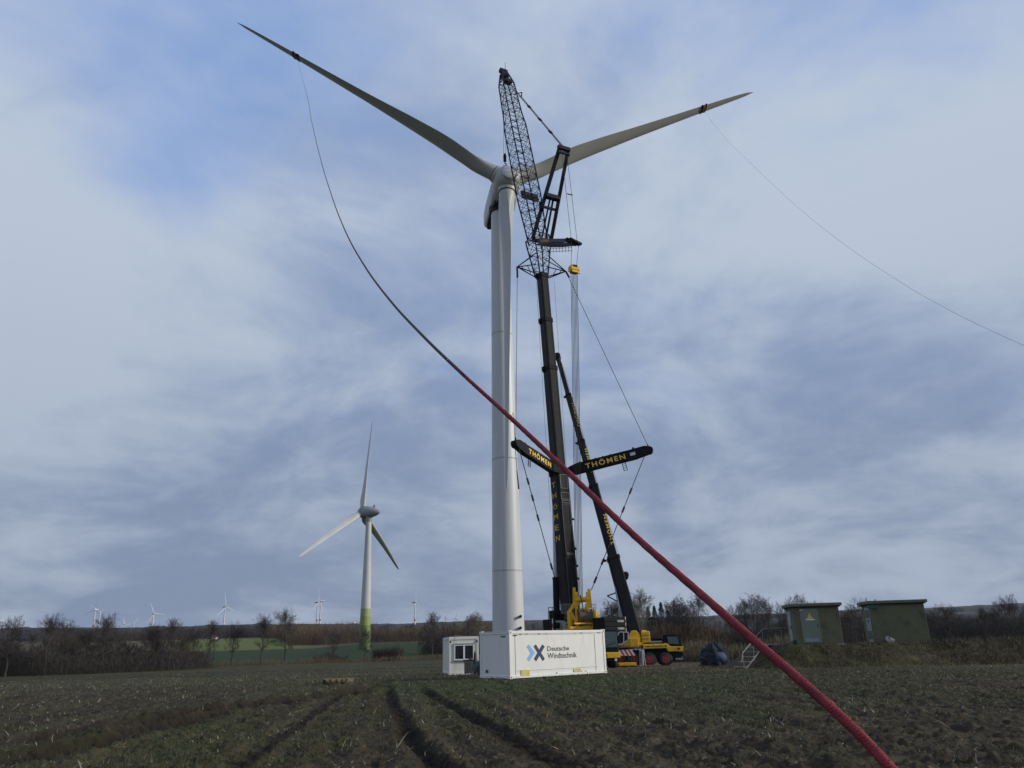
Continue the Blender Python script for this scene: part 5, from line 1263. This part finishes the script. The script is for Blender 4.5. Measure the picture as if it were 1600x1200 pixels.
mb = MB(); mb.prism([(-.16, 0), (.16, 0), (0, .36)], H3(1.05, -.037, 1.74), A, Zu, -B*.012); mb.build('warning_triangle', M_signy, d1)
mb = MB(); mb.prism([(-.02, .06), (.015, .06), (.035, .16), (.0, .16), (.02, .26), (-.03, .14), (0, .14)], H3(1.05, -.051, 1.74), A, Zu, -B*.003); mb.build('warning_bolt', M_groove, d1)
mb = MB(); mb.box(H3(1.05, -.042, 1.665), (.56, .012, .09), A, B); mb.build('sign_plate', M_signw, d1)
d1b = door(h1, H3, A, B, .9, 1.9, .30, 2.25, M_gdoor2, 'side')
mb = MB(); mb.prism([(-.1, 0), (.1, 0), (0, .22)], H3(-.037, 1.45, 1.7), -B, Zu, -A*.012); mb.build('warning_sign', M_signw, d1b)
mb = MB(); mb.box(H3(-.06, .98, 1.2), (.04, .05, .2), A, B); mb.build('handle', M_groove, d1b)
mb = MB(); mb.box(H3(-.10, .25, .22), (.16, .3, .3), A, B); mb.build('cable_box', M_groove, h1)
K_, A, B, H3, h2 = station(1371, 1007.5, 55.3, 3.42, 2.6, 2.62, -9, 'wider plain olive green station house with a grey louvred side door, farther right', 1)
d2_ = door(h2, H3, A, B, .55, 1.75, .10, 2.40, M_gdoor2, 'side')
mb = MB()
for z0_ in (1.75, .35):
    for i in range(7): mb.box(H3(-.045, 1.15, z0_+i*.075), (.02, .95, .035), A, B)
mb.box(H3(-.045, 1.15, 1.5), (.015, .22, .2), A, B)
mb.build('louvre', M_groove, d2_)
mb = MB(); mb.box(H3(.05, -.06, 2.42), (.62, .1, .26), A, B); lamp = mb.build('lamp_housing', mat('teal green plate', (.02, .09, .06), .5), h2, bevel=.02)
mb = MB(); mb.tube(H3(.3, -.3, 2.9), H3(.05, -.12, 2.55), .03, n=6); mb.tube(H3(-.1, .5, 2.75), H3(-.1, .5, 3.05), .04, n=6); mb.build('aerial', M_galv, h2)
ps = H3(.85, -.45, 0); ps[2] = gz(ps[0], ps[1])+.02
bagt = thing('crumpled_sheet', 'small crumpled pale sheet leaning at the foot of the plain green wall', 'sheet', ps)
mb = MB(); nS = 9; rs = []
for i in range(nS):
    t = i/(nS-1); rs.append([ps+V(-.28+.56*j/8+.05*math.sin(j*1.9+i), .02+.40*t+.05*math.sin(j*2.3+i*1.7), .42*t*(1-.35*abs(j-3)/5)+.03*math.sin(j+i*2.1)) for j in range(9)])
vs = [p for r in rs for p in r]; mb.add(vs, [(i*9+j, i*9+j+1, i*9+j+10, i*9+j+9) for i in range(nS-1) for j in range(8)])
sh = mb.build('sheet', M_conc, bagt); sm = sh.modifiers.new('thick', 'SOLIDIFY'); sm.thickness = .02
# stairs with hand rail up to the embankment
SA = V(*at(1152, 1031, 53.0)); SA[2] = gz(SA[0], SA[1]); SB_ = V(*at(1184, 1010, 55.5)); SB_[2] = MZ+.12
stt = thing('metal_stairs', 'grey metal steps with hand rail climbing to the first green house', 'stairs', SA)
sdir = unit(V(SB_[0]-SA[0], SB_[1]-SA[1], 0)); ssd = V(-sdir[1], sdir[0], 0); L_s = np.linalg.norm((SB_-SA)[:2])
for i in range(5):
    mb = MB(); t = (i+.5)/5; c = SA+(SB_-SA)*t; mb.box(c+ssd*-.0, (.30, .85, .035), sdir, ssd); mb.build('step', M_galv, stt)
for sg in (-1,):
    mb = MB(); r0p = SA+ssd*sg*.42; r1p = SB_+ssd*sg*.42; r2p = r1p+V(2.35, .5, 0)
    mb.path([r0p+Zu*.45-sdir*.3, r0p+Zu*1.0, r1p+Zu*.95, r1p+Zu*1.05+sdir*.5, r2p+Zu*1.05], .021, 6)
    for p in (r0p, r0p*.5+r1p*.5, r1p, r1p*.4+r2p*.6): mb.tube(p-Zu*.3, p+Zu*.95, .017, n=6)
    mb.beam(r0p-Zu*.08, r1p-Zu*.08, .03, .07); mb.build('hand_rail', M_galv, stt)
mb = MB(); mb.box(SB_+sdir*1.3+V(0, .2, -.02), (2.6, .9, .05), sdir, ssd); mb.build('platform', M_galv, stt)
# tarpaulin covered load
TP = V(*at(1117, 1034, 66)); TP[2] = gz(TP[0], TP[1])
tp = thing('covered_load', 'dark lumpy load wrapped in blue grey tarpaulin on a pallet by the yard', 'covered load', TP)
mb = MB(); rs = []
for i, (z_, r_) in enumerate(((.18, .98), (.4, 1.04), (.65, 1.0), (.9, 1.02), (1.15, .86), (1.35, .84), (1.55, .62), (1.7, .52), (1.8, .28), (1.88, .05))):
    rs.append([TP+V(.05+r_*1.02*math.cos(a)*(1+.12*math.sin(a*7+i*.4)+.06*math.sin(a*3+i*1.3)+.07*math.sin(a*13+i)+.04*math.sin(a*23-i)), r_*.8*math.sin(a)*(1+.10*math.sin(a*7+i*.4)), z_+.05*math.sin(a*9+i)) for a in [2*math.pi*k/44 for k in range(44)]])
mb.rings(rs); mb.build('tarpaulin', M_tarp, tp, auto=25)
mb = MB(); rs = [[TP+V(.28+.52*q*math.cos(a), -.92+.2*q*q-.10*(1-q), .72+.42*q*math.sin(a)) for a in [2*math.pi*k/20 for k in range(20)]] for q in (1.0, .9, .55, .1)]
mb.rings(rs); mb.build('tarpaulin_end', M_tarpb, tp, smooth=True)
mb = MB()
for i in range(5): mb.box(TP+V(0, -.6+i*.3, .12), (2.5, .2, .1))
for a in (-1.05, 0, 1.05): mb.box(TP+V(a, 0, .03), (.2, 1.4, .1))
mb.build('pallet', M_wood, tp)
mb = MB()
for i in range(9): p = TP+V(-1.0+random.uniform(-.25, .3), random.uniform(-.7, .2), .2+random.uniform(0, .5)); mb.path([p, p+V(random.uniform(-.2, .2), -.1, .2), p+V(random.uniform(-.3, .3), -.2, 0)], .06, 6)
mb.build('strap_bundle', M_groove, tp)
# fence posts beyond the tarpaulin
pst0 = thing('fence_post', 'x', 'fence post', (0, 0, 0)); mb = MB(); mb.path([(0, 0, -.3), (0, 0, 1.25)], [.06, .05], 7); mb.build('post', M_wood, pst0)
for i in range(14):
    o = pst0 if i == 0 else copy_tree(pst0); x_, y_ = polar(1095+i*11.5, 92-i*.6); o.location = (x_, y_, gz(x_, y_)); o.rotation_euler = (random.uniform(-.06, .06), random.uniform(-.06, .06), 0); o.scale = (1, 1, random.uniform(.85, 1.15))
    tag(o, 'weathered wooden fence post in the low fence beyond the covered load', 'fence post', 'fence posts beyond the covered load')
pl_ = V(*at(1122.5, 1003, 74)); pl_[2] = gz(pl_[0], pl_[1])
pst = thing('tall_post', 'single dark taller post rising behind the tarpaulin covered load', 'post', pl_); mb = MB(); mb.path([pl_-Zu*.3, pl_+Zu*2.6], [.08, .06], 8); mb.build('post', M_bark, pst)
# yellow frames lying in the field
Y0 = V(*gpt(505, 1069)); Y1 = V(*gpt(543, 1068)); 
yf = thing('yellow_ladder_frame', 'flat yellow metal frame lying in the field left of the cabin', 'frame', (Y0+Y1)/2)
yd = unit((Y1-Y0)*V(1, 1, 0)); ys = V(-yd[1], yd[0], 0); Ly = np.linalg.norm(Y1-Y0); o0 = Y0+Zu*.12
mb = MB(); 
for b in (0, .45, .9): mb.beam(o0+ys*b, o0+ys*b+yd*Ly, .08, .09)
mb.build('rail', mat('dull yellow paint', (.48, .26, .03), .7, var=.4, scale=4), yf, bevel=.01); mb = MB()
for t in (.02, .30, .55, .78, .98): mb.box(o0+yd*Ly*t+ys*.45+Zu*.03, (.10, 1.05, .2), yd, ys)
mb.build('cross_piece', M_wood, yf, bevel=.01)
mb = MB(); mb.wheel(o0+yd*.12-ys*.1, ys, .10, .08, 14); mb.build('roller', M_groove, yf)

# ------------------------------------------------------------------ green banded turbine
tbx, tby = polar(572.5, 290); t2z = gz(tbx, tby); HB = at(576.5, 806, 290)
tbx = HB[0]+.0; tby = 290.0; t2z = gz(tbx, tby)
t2 = thing('wind_turbine', 'middle distance turbine with egg shaped grey nacelle and green banded tower foot', 'wind turbine', (tbx, tby, t2z))
Ht = HB[2]-2.0-t2z; zs = [0, .13, .165, .20, .235, 1.0]
hb_px = [at(575, y_, 290)[2] for y_ in (998, 977, 963, 951)]
zz = [-.5]+[z_-t2z for z_ in hb_px]+[Ht]
for i, mt in enumerate((M_g4, M_g3, M_g2, M_g1, M_tow2)):
    m_ = MB(); rr = lambda z_: 2.15-(2.15-1.0)*max(z_, 0)/Ht
    n_ = 2 if i < 4 else 8
    m_.rings([ring(V(tbx, tby, t2z+z_), rr(z_), V(1, 0, 0), V(0, 1, 0), 32) for z_ in np.linspace(zz[i], zz[i+1], n_)]); m_.build('tower_band' if i < 4 else 'tower', mt, t2, auto=40)
ya2 = R_(246); tl2_ = R_(4); AX2 = V(math.sin(ya2)*math.cos(tl2_), -math.cos(ya2)*math.cos(tl2_), math.sin(tl2_)); F1 = unit(np.cross(V(0, 0, 1), AX2)); F2 = np.cross(AX2, F1)
H2 = at(566.5, 800.5, 291.2); ncn = H2
m_ = MB(); m_.rings([ring(ncn+AX2*a, r, F1, F2, 28) for a, r in ((1.9, .1), (1.8, .8), (1.3, 1.5), (.5, 2.0), (-.4, 2.3), (-.45, 2.35), (-2, 2.35), (-4, 2.05), (-6, 1.45), (-7.3, .8), (-8.0, .1))]); n2o = m_.build('nacelle', M_nacg, t2, auto=60)
m_ = MB(); m_.box(ncn-AX2*5.2+Zu*2.1, (.7, .7, 1.1)); m_.build('weather_mast', M_nacg, n2o)
m_ = MB(); m_.rings([ring(ncn-AX2*a, 2.40, F1, F2, 28) for a in (.35, .5)]); m_.build('nacelle_joint', M_groove, n2o)
m_ = MB(); m_.tube(V(tbx, tby, t2z+Ht-.2), V(tbx, tby, HB[2]-.3), 1.15, 1.25, 20); m_.build('tower_head', M_nacg, n2o)
PR2 = dict(t=[0, .05, .09, .13, .2, .35, .6, .85, .96, 1], c=[1.9, 2.2, 3.3, 3.7, 3.2, 2.4, 1.7, 1.1, .8, .2], th=[.9, .8, .5, .38, .3, .24, .2, .17, .15, .15],
           tw=[66, 66, 68, 68, 64, 60, 56, 54, 54, 54], le=[.5, .45, .36, .32, .32, .32, .33, .35, .4, .5])
for k in range(3):
    a = R_(90)+k*2*math.pi/3; d0 = math.cos(a)*F1+math.sin(a)*F2; px_t = min(((582, 658), (467, 870), (623, 890)), key=lambda p: np.linalg.norm(np.array(p)-(lambda P_: np.array([800+F*((P_-CAM)@rt)/((P_-CAM)@fw), 600-F*((P_-CAM)@up)/((P_-CAM)@fw)]))(H2+37*d0)))
    P_ = H2+37*d0; tip = at(px_t[0], px_t[1], P_[1]); blade_mb(H2, d0, tip, AX2, 37, PR2, rot=1).build('blade', M_tow2, t2, auto=60)

# ------------------------------------------------------------------ far turbines
PRF = dict(t=[0, .06, .15, .2, .5, .8, 1], c=[2.4, 2.4, 3.6, 3.6, 2.5, 1.6, .3], th=[1, 1, .5, .4, .25, .2, .2], tw=[10]*7, le=[.5, .5, .38, .35, .35, .35, .5])
far_src = {}
def far_turbine(hx, hy, bx, by, Yd, phase, yawd, Rr, label, band=False, vis=1.0):
    Hh = at(hx, hy, Yd); xb, yb = at(bx, by, Yd)[:2]; xb = Hh[0]; g_ = gz(xb, Yd)
    o = thing('wind_turbine', label, 'wind turbine', (xb, Yd, g_), 'distant wind turbines on the horizon')
    s_ = Yd/1200*F/F
    m_ = MB(); r1 = .0011*Yd*.95; 
    m_.rings([ring(V(xb, Yd, g_-2+(Hh[2]-g_+2)*t), r1*(1.15-.55*t)*vis, V(1, 0, 0), V(0, 1, 0), 16) for t in np.linspace(0, 1, 5)]); m_.build('tower', M_far, o, auto=40)
    if band:
        zc_ = g_+(Hh[2]-g_)*.33; m_ = MB(); m_.rings([ring(V(xb, Yd, zc_+z_), r1*1.06*vis, V(1, 0, 0), V(0, 1, 0), 16) for z_ in (-2.2, 2.2)]); m_.build('tower_band', M_red, o)
    ya = R_(yawd); AXf = V(math.sin(ya), -math.cos(ya), .05); AXf = unit(AXf); G1 = unit(np.cross(V(0, 0, 1), AXf)); G2 = np.cross(AXf, G1)
    Hf = Hh+AXf*r1*1.5
    m_ = MB(); m_.rings([ring(Hf-AXf*a*r1, r*r1, G1, G2, 12) for a, r in ((-1.0, .3), (-.5, .75), (.5, .9), (2, .95), (5.0, .8), (5.6, .4))]); m_.build('nacelle', M_far, o, auto=50)
    for k in range(3):
        a = R_(phase)+k*2*math.pi/3; d0 = math.cos(a)*G1+math.sin(a)*G2
        blade_mb(Hf, d0, Hf+d0*Rr*.88, AXf, Rr*.88, PRF, rot=1, nseg=20, npt=10, ref=vis*Yd/4200).build('blade', M_far, o, auto=60)
FT = [(149.5, 952.5, 144, 1002, 1650, 82, -20, 32, 'nearer of the two paired white turbines at the far left, with red tower band', True),
      (157, 956, 153, 998, 1800, 25, 15, 32, 'farther of the two paired white turbines at the far left, its blade pointing right', True),
      (193.8, 975.5, 192, 992, 2900, 100, 40, 30, 'tiny pale turbine right of the paired ones, first of a small couple', False),
      (208.5, 975.5, 207.5, 992, 2900, 60, 20, 34, 'tiny pale turbine right of the paired ones, second of a small couple', False),
      (240.5, 959, 238, 994, 1850, 115, 45, 30, 'white turbine with raised blades standing alone between the left pairs and the roadside row', False),
      (352, 948, 348, 989, 1750, 100, 62, 36, 'white turbine above the roadside trees', False),
      (496.5, 941, 494, 989, 1700, 90, 80, 38, 'left one of the twin white turbines beside the green banded turbine', True),
      (501.5, 939, 499, 989, 1750, 92, -80, 27, 'right one of the twin white turbines beside the green banded turbine', True),
      (648.5, 941, 649.5, 981, 1900, 92, 75, 26, 'slim white turbine with red band right of the green banded turbine', True)]
for f_ in FT: far_turbine(*f_[:8], f_[8], f_[9])
for i, (x_, y_) in enumerate(((674, 966), (697, 965), (713, 966), (731, 963), (745, 962), (554, 973), (510, 975), (2, 970))):
    far_turbine(x_, y_, x_, y_+12, 3900, (95, 70, 80, 100, 60, 90, 75, 88)[i], (i*37) % 60-30, 30,
                ('minute white turbine peeking over the ridge behind the site cabin, %s' % ('leftmost of five', 'second of five', 'middle of five', 'fourth of five', 'rightmost of five')[i]) if i < 5 else
                ('minute white turbine on the ridge just left of the green banded tower', 'minute white turbine on the ridge right of the twin turbines', 'white turbine cut by the left border of the photo')[i-5], vis=.8)
# far farm buildings
for x_, y_, Yd, wd_, hh, lab in ((182.8, 1001.5, 640, 3.2, 2.0, 'small pale far building left of the long white one'), (200, 1002, 640, 6.8, 2.2, 'white far farm building in front of the ridge'), (217, 1001, 645, 9.0, 1.9, 'long low far farm roof right of the white one')):
    c = at(x_, y_, Yd); fb = thing('farm_building', lab, 'building', c-Zu*hh/2)
    m_ = MB(); m_.box(c, (wd_, 7, hh)); m_.build('wall', M_wall, fb); m_ = MB(); m_.prism([(-4, 0), (4, 0), (0, 1.4)], c+Zu*hh/2-V(wd_/2, 0, 0), V(0, 1, 0), Zu, V(wd_, 0, 0)); m_.build('roof', M_groof, fb)
c = at(335, 998, 600); fb = thing('farm_building', 'single pale gable among the trees left of the bright field', 'building', c-Zu*1.5)
m_ = MB(); m_.box(c, (3.4, 5, 2.2)); m_.build('wall', M_wall, fb); m_ = MB(); m_.prism([(-3, 0), (3, 0), (0, 1.4)], c+Zu*1.1-V(1.7, 0, 0), V(0, 1, 0), Zu, V(3.4, 0, 0)); m_.build('roof', M_rust, fb)

# ------------------------------------------------------------------ air
hm = MB(); hm.box((0, 0, 88), (18600, 18600, 184)); M_h = bpy.data.materials.new('thin haze'); M_h.use_nodes = True; t_ = M_h.node_tree; t_.nodes.clear()
pv = t_.nodes.new('ShaderNodeVolumePrincipled'); pv.inputs['Color'].default_value = (.82, .88, 1, 1); pv.inputs['Density'].default_value = .000035; pv.inputs['Anisotropy'].default_value = .2
ho = t_.nodes.new('ShaderNodeOutputMaterial'); t_.links.new(pv.outputs[0], ho.inputs['Volume'])
haze = hm.build('haze', M_h); tag(haze, kind='stuff')
